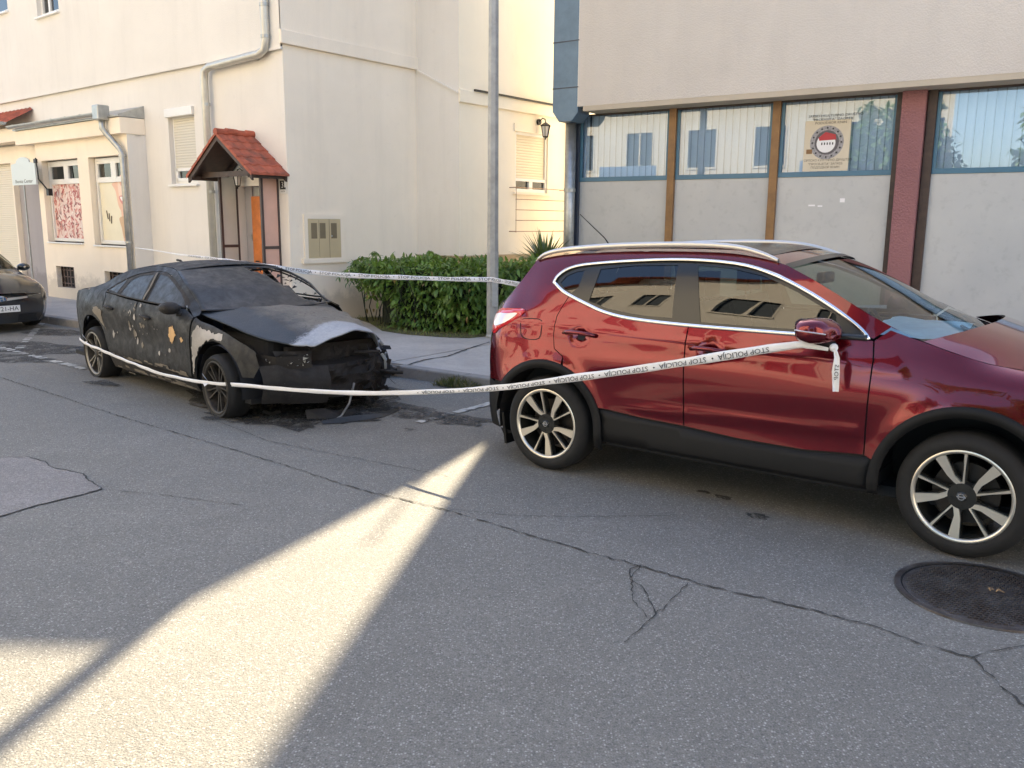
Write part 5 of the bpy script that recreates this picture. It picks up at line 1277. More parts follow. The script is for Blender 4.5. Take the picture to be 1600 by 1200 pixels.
b = MB(); b.add([(1.98, -.72, .75), (2.5, -.70, .75), (2.5, .70, .75), (1.98, .72, .75), (1.98, -.72, 1.03), (2.5, -.66, 1.05), (2.5, .66, 1.05), (1.98, .72, 1.03)], [(3,2,1,0),(4,5,6,7),(0,1,5,4),(1,2,6,5),(2,3,7,6),(3,0,4,7)])
b.build('dashboard', M['interior'], red, bevel=.04)
# seat in front of the far window, headlining and pillar trim
MB().box(.3, 1.45, -.52, .52, 1.50, 1.515).build('headlining', mat('grey_headlining', (.30, .30, .28), .9, var=0), red)
b = MB(); cc = Vector((1.86, .37, 1.0)); pts = []
for i in range(25): a = 2*math.pi*i/24; pts.append(cc+Vector((-.07*math.sin(a), .18*math.cos(a), .17*math.sin(a))))
b.tube(pts, .013, 6, caps=False); b.tube([cc+Vector((0, -.17, 0)), cc, cc+Vector((0, .17, 0))], .018, 6); b.tube([cc, (2.02, .37, .93)], .03, 8); b.build('steering_wheel', M['interior'], red)
MB().box(1.56, 1.62, -.11, .11, 1.36, 1.43).build('rear_view_mirror', M['interior'], red, bevel=.015)
MB().tube([(-.07, .03, 1.572), (-.11, .03, 1.62), (-.34, .03, 1.80)], .006, 6, r2=.003).build('aerial', M['black_plastic'], red)
qm = dict(mf=M['machined'], md=M['trim_black'], mb=mat('brake_disc', (.05, .042, .038), .5, .7, var=.2))
for x, y, s_, st, rt in ((0, -.79, -1, 0, -.20), (WBQ, -.79, -1, R(-2.5), .0), (0, .79, 1, 0, .3), (WBQ, .79, 1, R(-2.5), .1)):
    wheel(red, x, y, .338, .338, .25, .215, 'q', rt, s_, qm['mf'], qm['md'], qm['mb'], steer=st)
# mud flap hanging behind the rear wheel
MB().add([(-.40, -.86, .36), (-.385, -.60, .36), (-.37, -.60, .13), (-.385, -.84, .12), (-.42, -.86, .36), (-.405, -.60, .36), (-.39, -.60, .13), (-.405, -.84, .12)], [(0,1,2,3),(7,6,5,4),(0,3,7,4),(1,5,6,2),(2,6,7,3),(0,4,5,1)]).build('mud_flap', M['black_plastic'], red)
# blue sheet lying on the dashboard
M['blue_sheet'] = mat('pale_blue_sheet', (.60, .78, .90), .6, 0, var=.15, vs=9)
def car_world(pos, a, x, y, z): c_, s_ = math.cos(a), math.sin(a); return Vector((pos[0]+c_*x-s_*y, pos[1]+s_*x+c_*y, z))
bs_ = empty('blue_paper_sheet', car_world((QX, QY_), QA, 2.22, -.05, 1.06), QA, 'crumpled pale blue sheet lying on the dashboard behind the windscreen', 'sheet')
b = MB(); nx, ny = 12, 14; vv = []
for i in range(nx+1):
    for j in range(ny+1):
        x = -.28+.50*i/nx; y = -.56+1.0*j/ny; z = .03-.10*(x+.28)*0+.008+.022*fn3((x, y, 0), 7)+.012*abs(fn3((x, y, 1), 14))+.02; vv.append((x+.02*fn3((x, y, 2), 5), y, z+.03*(j/ny > .8)*(j/ny-.8)))
b.add(vv, [(i*(ny+1)+j, (i+1)*(ny+1)+j, (i+1)*(ny+1)+j+1, i*(ny+1)+j+1) for i in range(nx) for j in range(ny)]); b.build('sheet', M['blue_sheet'], bs_, smooth=True, fix=False)

# ---- burnt saloon
AX, AY_, AA = -4.041, 10.0618, -.7649
WBA, DR = 2.808, .05
burnt = empty('burnt_saloon_car', (AX, AY_, 0), AA, 'burnt out black saloon car with buckled bonnet, broken windscreen and flat tyres at the kerb', 'car')
def burntmat(name, base, ash=.25, rough=.42, coat=.25, ashcol=(.22, .215, .21)):
    m, t, p = nodes(name); v = coords(t)
    a = nz(t, v, 2.2, 6, .65, .6); b_ = nz(t, v, 9, 6, .7, .4); c_ = nz(t, v, 60, 4, .7)
    col = mix(t, ramp(t, a, [(.35, (0, 0, 0)), (.7, (1, 1, 1))]), base, tuple(x*1.9+.006 for x in base))
    col = mix(t, ramp(t, b_, [(.62, (0, 0, 0)), (.72, (ash, ash, ash))]), col, (.075, .058, .045))
    col = mix(t, ramp(t, c_, [(.66, (0, 0, 0)), (.74, (ash, ash, ash))]), col, ashcol)
    t.links.new(col, p.inputs['Base Color']); t.links.new(ramp(t, b_, [(.3, (rough*.8,)*3), (.7, (min(1, rough*1.6),)*3)]), p.inputs['Roughness'])
    p.inputs['Coat Weight'].default_value = coat; p.inputs['Coat Roughness'].default_value = .25
    bump(t, p, mix(t, .4, b_, c_), .25, .006); return m
M['burnt'] = burntmat('burnt_paint', (.0080, .0086, .0098), .30, .58, .03)
M['soot'] = burntmat('sooty_glass', (.0075, .0085, .010), .12, .46, .04)
M['char'] = burntmat('charred_metal', (.014, .012, .011), .6, .8, 0)
M['ash_white'] = burntmat('ash_white_metal', (.24, .25, .26), .9, .7, 0, (.42, .42, .42))
M['ash_brown'] = burntmat('ash_brown', (.12, .105, .085), .8, .8, 0)
M['peel_tan'] = burntmat('peeled_tan', (.42, .27, .13), .3, .75, 0, (.5, .35, .2))
M['peel_grey'] = burntmat('peeled_grey', (.25, .235, .22), .6, .75, 0, (.4, .38, .36))
def fold(L): return [(x, v+DR) for x, v in L]
def acr(x, v): return .004*noise.noise(Vector((x*4, v*5, 3)))+.0025*noise.noise(Vector((x*13, v*13, 8)))
a_top = [(.06, 1.115), (.28, 1.215), (.50, 1.29), (.75, 1.338), (1.05, 1.364), (1.35, 1.362), (1.55, 1.335)]
a_pil = [(1.55, 1.335), (1.75, 1.275), (2.0, 1.175), (2.2, 1.085), (2.34, 1.01)]
a_back = [(-.95, .975), (-.6, 1.005), (-.25, 1.02), (.06, 1.115)]
a_dlo_t = [(.30, 1.05), (.44, 1.13), (.64, 1.215), (.84, 1.27), (1.2, 1.312), (1.48, 1.292), (1.74, 1.225), (1.96, 1.14), (2.14, 1.05), (2.17, .995)]
a_dlo_b = [(1.9, .985), (1.4, .99), (.9, 1.005), (.5, 1.03)]
for sd in (-1, 1):
    P = dict(parent=burnt, side=sd)
    BV = dict(disp=acr)
    dl = smoothline(a_dlo_t, k=3)
    sideout = [(-.97, .62), (-1.0, .80), (-.97, .95)]+a_back+a_top[1:]+a_pil[1:]+[(2.40, .96), (2.36, .92)]
    q = sideout+[(2.2, .99)]+dl[::-1]+[(.30, 1.02), (.36, .97), (.35, .80)]+arc(0, .335, .405, 58, 148, 14)+[(-.42, .50), (-.95, .45)]
    patch(AS, 'body_side', q, M['burnt'], gap=.0015, **BV, **P)
    patch(AS, 'rear_door', [(.30, 1.02), (.5, 1.015), (.9, .99), (1.19, .98), (1.19, .85), (1.14, .6), (1.10, .32), (.45, .30)]+arc(0, .335, .405, 8, 56, 8)+[(.36, .80), (.37, .97)], M['burnt'], gap=.003, **BV, **P)
    patch(AS, 'front_door', [(1.20, .98), (1.5, .972), (1.9, .968), (2.18, .98), (2.35, .93), (2.37, .85), (2.36, .6), (2.33, .32), (1.10, .32), (1.14, .6), (1.19, .85)], M['burnt'], gap=.003, **BV, **P)
    if sd < 0: patch(AS, 'front_wing', [(2.39, .93), (2.5, .90), (2.75, .875), (3.0, .83), (3.25, .76), (3.36, .71), (3.42, .55), (3.34, .44)]+arc(WBA, .335, .40, 14, 172, 22)+[(2.36, .33), (2.38, .6), (2.39, .85)], M['burnt'], gap=.002, **BV, **P)
    patch(AS, 'sill', [(.42, .31), (1.1, .31), (2.35, .31), (2.4, .18), (.42, .18)], M['char'], off=.002, h=.06, **P)
    patch(AS, 'inner_shell', [(-.9, .5), (-.9, .95), (.3, .98), (2.3, .93)]+([(2.9, .82), (3.3, .68), (3.3, .45)]+arc(WBA, .335, .39, 16, 170, 14) if sd < 0 else [])+[(2.35, .25), (.45, .25)]+arc(0, .335, .40, 8, 150, 14), M['dark'], off=-.016, h=.1, **P)
    patch(AS, 'rear_bumper_side', [(-.97, .615), (-.95, .46), (-.42, .50)]+arc(0, .335, .405, 150, 186, 5)+[(-.42, .22), (-.97, .25)], M['burnt'], off=.002, **P)
    patch(AS, 'window_surround', smoothline(a_dlo_t, k=2)+a_dlo_b, M['char'], off=-.006, holes=[
        [(.68, 1.03), (.71, 1.19), (.86, 1.25), (1.13, 1.275), (1.24, 1.008), (.95, 1.012)], [(1.36, 1.005), (1.26, 1.285), (1.47, 1.268), (1.72, 1.20), (1.93, 1.12), (2.08, 1.035), (2.09, 1.0), (1.7, .998)]], **P)
    if sd < 0: patch(AS, 'rear_side_window', [(.65, 1.01), (.68, 1.20), (.85, 1.265), (1.15, 1.29), (1.27, .995)], M['soot'], off=-.010, **P)
    if sd < 0: patch(AS, 'front_side_window', [(1.33, .99), (1.24, 1.30), (1.47, 1.285), (1.74, 1.21), (1.97, 1.12), (2.12, 1.03), (2.12, .985)], M['soot'], off=-.010, **P)
    patch(AS, 'quarter_window', [(.38, 1.055), (.47, 1.12), (.62, 1.185), (.60, 1.035)], M['soot'], off=-.002, **P)
    strip(AS, 'pillar_trim', [(1.305, 1.0), (1.275, 1.15), (1.205, 1.295)], .028, M['ash_brown'], off=.003, **P)
    strip(AS, 'window_rail', [(.34, 1.03), (.6, 1.018), (.95, 1.004), (1.4, .992), (1.9, .986), (2.15, .99)], .014, M['char'], off=.008, **P)
    for cx, cv in ((.54, .86), (1.45, .83)):
        b = MB(); b.tube([spt(AS, cx-.12, cv+.01, .008, sd), spt(AS, cx-.06, cv+.012, .03, sd), spt(AS, cx+.06, cv+.006, .03, sd), spt(AS, cx+.11, cv+.0, .008, sd)], .014, 8); b.build('door_handle', M['char'], burnt, smooth=True)
        patch(AS, 'handle_recess_shade', [(cx+.07*math.cos(k*.7), cv+.035*math.sin(k*.7)) for k in range(9)], M['dark'], parent=burnt, side=sd, off=.004, h=.04)  # flat dark patch, shade of the handle recess put into the colour
    for x in (0, WBA): arch_liner(burnt, x, .86, .30, .385, M['dark'], sd)
    mo = Vector((2.10, sd*.955, .985)); b = MB(); n_ = 14
    for dx, k_ in ((-.09, .5), (-.07, .85), (0, 1), (.06, .85), (.10, .4), (.108, 0)):
        for i in range(n_): a = 2*math.pi*i/n_; b.v.append(mo+Vector((dx, .095*k_*math.cos(a), .066*k_*math.sin(a))))
    for j in range(5):
        for i in range(n_): a = j*n_+i; c_ = j*n_+(i+1) % n_; b.f.append((a, c_, c_+n_, a+n_))
    b.add(b.v[:n_], [tuple(range(n_))]); b.tube([mo+Vector((.02, -sd*.05, -.06)), mo+Vector((.05, -sd*.13, -.07))], .022, 6)
    (b.build('door_mirror', M['char'], burnt, smooth=True) if sd < 0 else None)
def blot(name, pts, m, parent, off=.004, side=-1, seed=0, jag=.01):
    rnd_ = random.Random(seed); L = resample(pts, .03); L = [(x+rnd_.uniform(-jag, jag), v+rnd_.uniform(-jag, jag)) for x, v in L]
    return patch(AS, name, fold(L), m, parent, off=off, side=side, h=.03)
blot('peeled_paint', [(1.93, .65), (1.96, .735), (2.03, .75), (2.06, .70), (2.08, .665), (2.03, .61), (1.985, .57), (1.94, .59)], M['peel_tan'], burnt, seed=1)
blot('peeled_paint', [(2.16, .636), (2.20, .655), (2.24, .626), (2.19, .60)], M['peel_tan'], burnt, seed=2, jag=.006)
blot('ash_patch', [(2.50, .80), (2.62, .775), (2.80, .76), (2.92, .757), (2.93, .70), (2.80, .695), (2.66, .66), (2.55, .58), (2.46, .49), (2.42, .37), (2.385, .30), (2.39, .42), (2.41, .6), (2.43, .72)], M['peel_grey'], burnt, seed=3, jag=.014)
blot('ash_patch', [(.12, .80), (.25, .80), (.33, .76), (.33, .66), (.40, .55), (.33, .60), (.20, .70), (.10, .74)], M['ash_brown'], burnt, seed=4)
rs = random.Random(21); k = 0
spots = MB(); spots2 = MB()
for cx, cv, sx, sv, n_ in ((1.10, .83, .10, .04, 14), (1.34, .68, .05, .05, 9), (1.62, .70, .05, .015, 4), (.62, .56, .07, .04, 7), (1.12, .60, .07, .07, 9), (1.72, .50, .16, .05, 4), (1.42, .77, .05, .02, 5)):
    for i in range(n_):
        x0, v0 = rs.gauss(cx, sx), rs.gauss(cv, sv)+DR; r_ = rs.choice((.006, .009, .012, .026)); st = rs.uniform(.6, 1.9)
        v_ = [spt(AS, x0+r_*math.cos(a*.785)*rs.uniform(.6, 1.2), v0+r_*st*math.sin(a*.785)*rs.uniform(.6, 1.2), .0065) for a in range(8)]
        (spots if rs.random() < .45 else spots2).add(v_, [tuple(range(8))])
spots.build('flaked_paint_spots', M['peel_grey'], burnt, fix=False); spots2.build('flaked_paint_spots', M['ash_brown'], burnt, fix=False)
rs = random.Random(5); b = MB()
for v0, x0, x1, n_ in ((.33, .5, 2.2, 26), (.205, .5, 2.2, 22)):
    for i in range(n_):
        x_ = rs.uniform(x0, x1); L = rs.uniform(.04, .2); hh = rs.uniform(.006, .022); vv = v0+rs.gauss(0, .014)
        b.add([spt(AS, x_, vv, .007), spt(AS, x_+L, vv-.004, .007), spt(AS, x_+L*.9, vv+hh, .007), spt(AS, x_+.1*L, vv+hh*1.2, .007)], [(0, 1, 2, 3)])
b.build('flaked_sill_streaks', M['ash_brown'], burnt, fix=False)
# roof, rear, boot
te = edge3(AS, a_top, 3)
cross_loft('roof', te, M['burnt'], burnt, 16, bulge=[-.10+.16*i/(len(te)-1) for i in range(len(te))], crown=.055, pw=2.0)
bk = edge3(AS, [(-.25, 1.025), (.06, 1.115)], 1); bk = [tuple(Vector(bk[0]).lerp(Vector(bk[1]), i/6)) for i in range(7)]
cross_loft('rear_window', bk, M['soot'], burnt, 12, bulge=-.10, crown=.05, pw=2.0)
bt = edge3(AS, [(-.95, .985), (-.6, 1.01), (-.25, 1.025)], 3)
cross_loft('boot_lid', bt, M['burnt'], burnt, 14, bulge=[-.12]*len(bt), crown=.03, pw=2.2)
rr = edge3(AS, [(-.95, .25), (-.97, .45), (-.97, .62), (-1.0, .80), (-.95, .985)], 3)
cross_loft('rear_panel', rr, M['burnt'], burnt, 14, bulge=-.12, pw=2.4)
# windscreen with a hole at the far upper side
ap2 = edge3(AS, a_pil, 4)
wn = len(ap2); ws = []; nj = 36
nf = 26
ap2 = [tuple(Vector(p)) for p in ap2]
def wpt(i, j):
    t_ = -1+2*j/nj; q_ = 1-abs(t_)**2; e = ap2[i]; f_ = i/(wn-1)
    return Vector((e[0]+(-.06*(1-f_)+.16*f_+.06)*q_, e[1]*(-t_), e[2]+(.05*(1-f_))*q_))
ev = [wpt(i, j) for j in range(nj+1) for i in range(wn)]; fs = []
hole = []
for j in range(nj):
    for i in range(wn-1):
        u_ = -(1-2*(j+.5)/nj)   # -1 near side .. 1 far side
        s_ = (i+.5)/(wn-1)      # 0 top .. 1 bottom
        edge_lo = .06+.62*max(0, s_-.05)+.05*math.sin(s_*23)
        if u_ > edge_lo and .10 < s_ < .93 and u_ < .93: hole.append((i, j)); continue
        fs.append((j*wn+i, j*wn+i+1, (j+1)*wn+i+1, (j+1)*wn+i))
# mirror check: j=0 is the side with y = +e.y (far side is positive y)
ev = [Vector((p.x, -p.y, p.z)) for p in ev]
o = mk('windscreen', ev, fs, M['soot'], burnt, True); md = o.modifiers.new('s', 'SOLIDIFY'); md.thickness = .008
b = MB(); rs = random.Random(9)
for (i, j) in hole:
    if rs.random() < .22: p_ = wpt(i, j); p_.y *= -1; b.add([p_, p_+Vector((rs.uniform(-.05, .05), rs.uniform(-.06, .02), rs.uniform(-.05, .02))), p_+Vector((rs.uniform(-.03, .05), .03, -.02))], [(0, 1, 2)])
b.build('glass_shards', M['char'], burnt, fix=False)
# buckled bonnet
HG = [[(2.10, -.78, .90), (2.24, -.4, .935), (2.28, 0, .945), (2.22, .4, .935), (2.10, .66, .90)],
      [(2.6, -.75, .845), (2.62, -.4, .90), (2.65, 0, .91), (2.58, .38, .875), (2.50, .66, .825)],
      [(2.97, -.70, .765), (3.0, -.38, .84), (3.05, 0, .86), (2.95, .34, .825), (2.88, .59, .775)],
      [(3.30, -.60, .695), (3.34, -.32, .775), (3.40, 0, .82), (3.26, .31, .775), (3.16, .52, .70)],
      [(3.50, -.48, .675), (3.56, -.26, .74), (3.60, -.03, .80), (3.46, .29, .745), (3.32, .47, .61)],
      [(3.60, -.38, .675), (3.67, -.22, .735), (3.73, -.06, .79), (3.56, .28, .72), (3.44, .45, .51)]]
rows = [smoothline(r_, k=8) for r_ in HG]; cols_ = [smoothline([r_[j] for r_ in rows], k=7) for j in range(len(rows[0]))]
nr = len(cols_[0]); hv = []; 
for j, c_ in enumerate(cols_):
    for i, p_ in enumerate(c_):
        x, y, z = p_; f_ = i/(nr-1); am = .006+.022*max(0, f_-.35)
        z += am*noise.noise(Vector((x*4.5, y*4.5, 1)))*1.6+.004*noise.noise(Vector((x*14, y*14, 2)))
        z += .016*math.exp(-((y+.42-.02*f_)/.03)**2)*(f_ < .9)   # bonnet crease
        if y > .45 and .15 < f_ < .6: z += .02*math.sin(x*22)*(y-.45)/.3
        hv.append(Vector((x+.006*noise.noise(Vector((x*8, y*8, 5))), y, z)))
hf = [(j*nr+i, j*nr+i+1, (j+1)*nr+i+1, (j+1)*nr+i) for j in range(len(cols_)-1) for i in range(nr-1)]
# bonnet colours come from burnt away paint: ash towards the front, brown along the rear
m, t, p = nodes('burnt_bonnet'); v = coords(t); s_ = N(t, 'ShaderNodeSeparateXYZ'); t.links.new(v, s_.inputs[0])
n1 = nz(t, v, 3.5, 6, .7, .8); n2 = nz(t, v, 26, 6, .75, .5)
def mth(op, a, b_=None):
    n = N(t, 'ShaderNodeMath', operation=op)
    for i, q_ in enumerate((a, b_)):
        if q_ is None: continue
        if isinstance(q_, (int, float)): n.inputs[i].default_value = q_
        else: t.links.new(q_, n.inputs[i])
    return n.outputs[0]
frontm = ramp(t, mth('ADD', mth('SUBTRACT', s_.outputs[0], mth('MULTIPLY', s_.outputs[1], -.35)), mth('MULTIPLY', n1, .35)), [(.0, (0, 0, 0)), (1, (1, 1, 1))])
fm = N(t, 'ShaderNodeMapRange'); fm.inputs[1].default_value = 3.36; fm.inputs[2].default_value = 3.42
t.links.new(mth('ADD', mth('ADD', s_.outputs[0], mth('MULTIPLY', s_.outputs[1], .30)), mth('MULTIPLY', n2, .18)), fm.inputs[0])
bm_ = N(t, 'ShaderNodeMapRange'); bm_.inputs[1].default_value = -.40; bm_.inputs[2].default_value = -.12
t.links.new(mth('ADD', s_.outputs[1], mth('MULTIPLY', mth('SUBTRACT', n1, .5), .9)), bm_.inputs[0])
col = mix(t, bm_.outputs[0], (.012, .019, .028), (.13, .12, .105))
col = mix(t, ramp(t, n2, [(.5, (0, 0, 0)), (.62, (.8, .8, .8))]), col, mix(t, bm_.outputs[0], (.016, .022, .03), (.05, .04, .035)))
col = mix(t, fm.outputs[0], col, mix(t, n2, (.15, .16, .18), (.44, .46, .50)))
t.links.new(col, p.inputs['Base Color']); p.inputs['Roughness'].default_value = .55; bump(t, p, n2, .4, .01); M['bonnet'] = m
o = mk('bonnet', hv, hf, M['bonnet'], burnt, True); md = o.modifiers.new('s', 'SOLIDIFY'); md.thickness = .012; md.offset = -1
# torn spike at the far rear corner of the bonnet and burnt far wing edge
MB().add([(2.14, .74, .91), (2.30, .76, .88), (2.24, .68, .90), (2.21, .75, 1.035)], [(0, 1, 3), (1, 2, 3), (2, 0, 3)]).build('torn_metal_spike', M['ash_white'], burnt)
MB().tube([(2.13, -.80, .93), (2.15, -.81, 1.0)], .007, 6).build('washer_stub', M['ash_white'], burnt)
# front end: low bumper skin near side, radiator pack, cross members, loose junk
fe = edge3(AS, [(3.36, .20), (3.42, .32), (3.44, .44), (3.40, .56)], 3)
cross_loft('front_bumper', fe, M['char'], burnt, 16, bulge=.22, pw=2.4, frac=(.30, 1), disp=lambda P, t_, i: Vector((-.05*max(0, .8-t_)+.012*noise.noise(P*9), 0, -.08*max(0, .8-t_)+.012*noise.noise(P*7))))
MB().add([(3.22, -.80, .66), (3.50, -.70, .64), (3.66, -.46, .64), (3.64, -.44, .53), (3.46, -.68, .51), (3.24, -.79, .55)], [(0, 1, 4, 5), (1, 2, 3, 4)]).build('headlamp_shell', M['char'], burnt)
b = MB(); rs = random.Random(3)
for i in range(26):
    t_ = rs.random(); c0 = Vector((3.40, -.735, .585)).lerp(Vector((3.655, -.47, .60)), t_)+Vector((rs.gauss(0, .01), rs.gauss(0, .01), rs.gauss(0, .025)))
    b.add([c0+Vector((rs.uniform(-.03, .03), rs.uniform(-.03, .03), rs.uniform(-.02, .02))) for _ in range(3)], [(0, 1, 2)])
M['shard'] = mat('lamp_shards', (.42, .42, .38), .3, .2, var=.3); b.build('headlamp_shards', M['shard'], burnt, fix=False)
MB().box(3.22, 3.34, -.42, .46, .20, .66).build('radiator', M['char'], burnt, bevel=.01)
b = MB(); nx, nz_ = 30, 16; vv = []
for i in range(nx+1):
    for j in range(nz_+1):
        y = -.62+1.12*i/nx; z = .20+.46*j/nz_; q_ = 1-abs(y/.75)**2.2
        x = 3.30+.26*q_-.10*abs(j/nz_-.45)+.05*noise.noise(Vector((y*5, z*7, 2)))+.035*noise.noise(Vector((y*13, z*17, 4)))-.12*(z > .52)*(abs(y) < .3)
        vv.append((x, y+.02*noise.noise(Vector((y*9, z*9, 6))), z))
b.add(vv, [(i*(nz_+1)+j, (i+1)*(nz_+1)+j, (i+1)*(nz_+1)+j+1, i*(nz_+1)+j+1) for i in range(nx) for j in range(nz_)]); b.build('melted_front_panel', M['char'], burnt, smooth=False, fix=False)
b = MB(); b.box(3.36, 3.42, -.62, .5, .42, .50).box(3.30, 3.36, -.5, .5, .64, .69).tube([(3.35, .45, .66), (3.42, .55, .4), (3.30, .60, .2)], .03, 8).tube([(3.2, .2, .5), (3.5, .3, .42), (3.42, .58, .30)], .022, 8)
b.build('cross_members', M['char'], burnt)
MB().box(2.3, 3.2, -.6, .6, .18, .78).build('engine_block', M['dark'], burnt, bevel=.06)
b = MB(); rs = random.Random(8)
for i in range(60):
    c0 = Vector((rs.uniform(3.18, 3.58), rs.uniform(.18, .62), rs.uniform(.10, .62))); d0 = Vector((rs.gauss(0, 1), rs.gauss(0, 1), rs.gauss(0, 1))).normalized()*rs.uniform(.03, .13)
    if rs.random() < .5: b.tube([c0-d0, c0+Vector((rs.gauss(0, .02), rs.gauss(0, .02), 0)), c0+d0], rs.uniform(.006, .02), 6)
    else: e1 = d0; e2 = Vector((rs.gauss(0, 1), rs.gauss(0, 1), rs.gauss(0, 1))).normalized()*.06; b.add([c0-e1, c0+e2, c0+e1, c0-e2*.7], [(0, 1, 2, 3)])
b.build('engine_remains', M['char'], burnt, fix=False)
b = MB()
for q_ in ([(3.52, .40, .62), (3.56, .47, .5), (3.5, .52, .40)], [(3.5, .52, .56), (3.44, .56, .5)], [(3.62, .34, .70), (3.60, .40, .66)]): b.tube(q_, .016, 6)
b.build('bare_brackets', M['ash_white'], burnt)
# cabin remains
MB().box(-.9, 3.2, -.78, .78, .17, .22).build('floor', M['dark'], burnt)
b = MB()
for y in (-.37, .37): b.box(1.0, 1.1, y-.22, y+.22, .4, 1.0).box(1.05, 1.5, y-.22, y+.22, .4, .5)
b.tube([(1.75, .6, .85), (1.72, .4, .95), (1.75, .2, .85)], .012, 6); b.build('seat_frames', M['char'], burnt)
M['rim_burnt'] = mat('scorched_alloy', (.26, .245, .22), .5, .7, var=.45, vs=14); M['rim_black'] = mat('sooty_alloy', (.05, .045, .04), .6, .4, var=.6, vs=14)
for x, y, s_, rt, mm in ((0, -.79, -1, .2, 'rim_burnt'), (WBA, -.79, -1, .5, 'rim_black'), (0, .70, 1, .1, 'rim_burnt'), (WBA, .70, 1, .1, 'rim_black')):
    wheel(burnt, x, y, .262, .298, .24, .215, 'a', rt, s_, M[mm], M['rim_black'], M['char'], M['rubber'], steer=R(-3) if x else 0, flat=.036)
MB().tube([(.38, 0, 1.36), (.35, 0, 1.38), (.26, 0, 1.385)], .014, 6).build('aerial_fin', M['char'], burnt)

for o_ in list(burnt.children):
    if o_.name.split('.')[0] in ('wheel', 'bonnet'): continue
    o_.scale.z = .95; o_.location.z = -.01
    for v_ in o_.data.vertices:
        if v_.co.y > 0: v_.co.y *= .88       # the far side has caved in
        if v_.co.z > 1.0: v_.co.z = 1.0+(v_.co.z-1.0)*.93
    

# ---- dark grey hatchback, far left
HX, HYY, HA = (-7.8, 13.0, -.65)
hy = empty('grey_hatchback_car', (HX, HYY, 0), HA, 'dark grey hatchback parked at the far left with chrome grille bar and white number plate', 'car')
# origin: centre of the front bumper at ground level, x forward
HZS = .93
GVN = [.16, .30, .45, .60, .72, .82, .92, 1.02, 1.16, 1.30, 1.42]
GR = [(-4.15, [.60, .68, .72, .73, .73, .72, .70, .66, .60, .54, .48]), (-3.9, [.78, .84, .86, .87, .87, .86, .84, .80, .73, .66, .58]), (-3.2, [.82, .86, .885, .885, .885, .88, .865, .83, .76, .69, .61]),
      (-1.9, [.82, .86, .885, .885, .885, .88, .865, .83, .765, .70, .62]), (-1.35, [.82, .86, .885, .885, .885, .88, .86, .80, .70, .62, .55]), (-.95, [.82, .86, .88, .885, .88, .85, .78, .66, .54, .46, .4]),
      (-.55, [.80, .84, .86, .86, .84, .79, .68, .55, .45, .38, .32]), (-.28, [.72, .78, .80, .80, .76, .69, .58, .46, .38, .31, .26]), (-.12, [.58, .66, .68, .67, .62, .54, .45, .36, .3, .25, .2])]
GZ = {-.95: [.16, .30, .45, .60, .72, .82, .90, .95, .98, .99, 1.0], -.55: [.16, .30, .45, .60, .72, .80, .86, .89, .91, .92, .93], -.28: [.16, .30, .45, .59, .69, .75, .79, .81, .82, .825, .83], -.12: [.16, .30, .44, .56, .63, .67, .69, .70, .705, .71, .715]}
GS_ = Surf(GVN, GR, GZ)
hbody = []
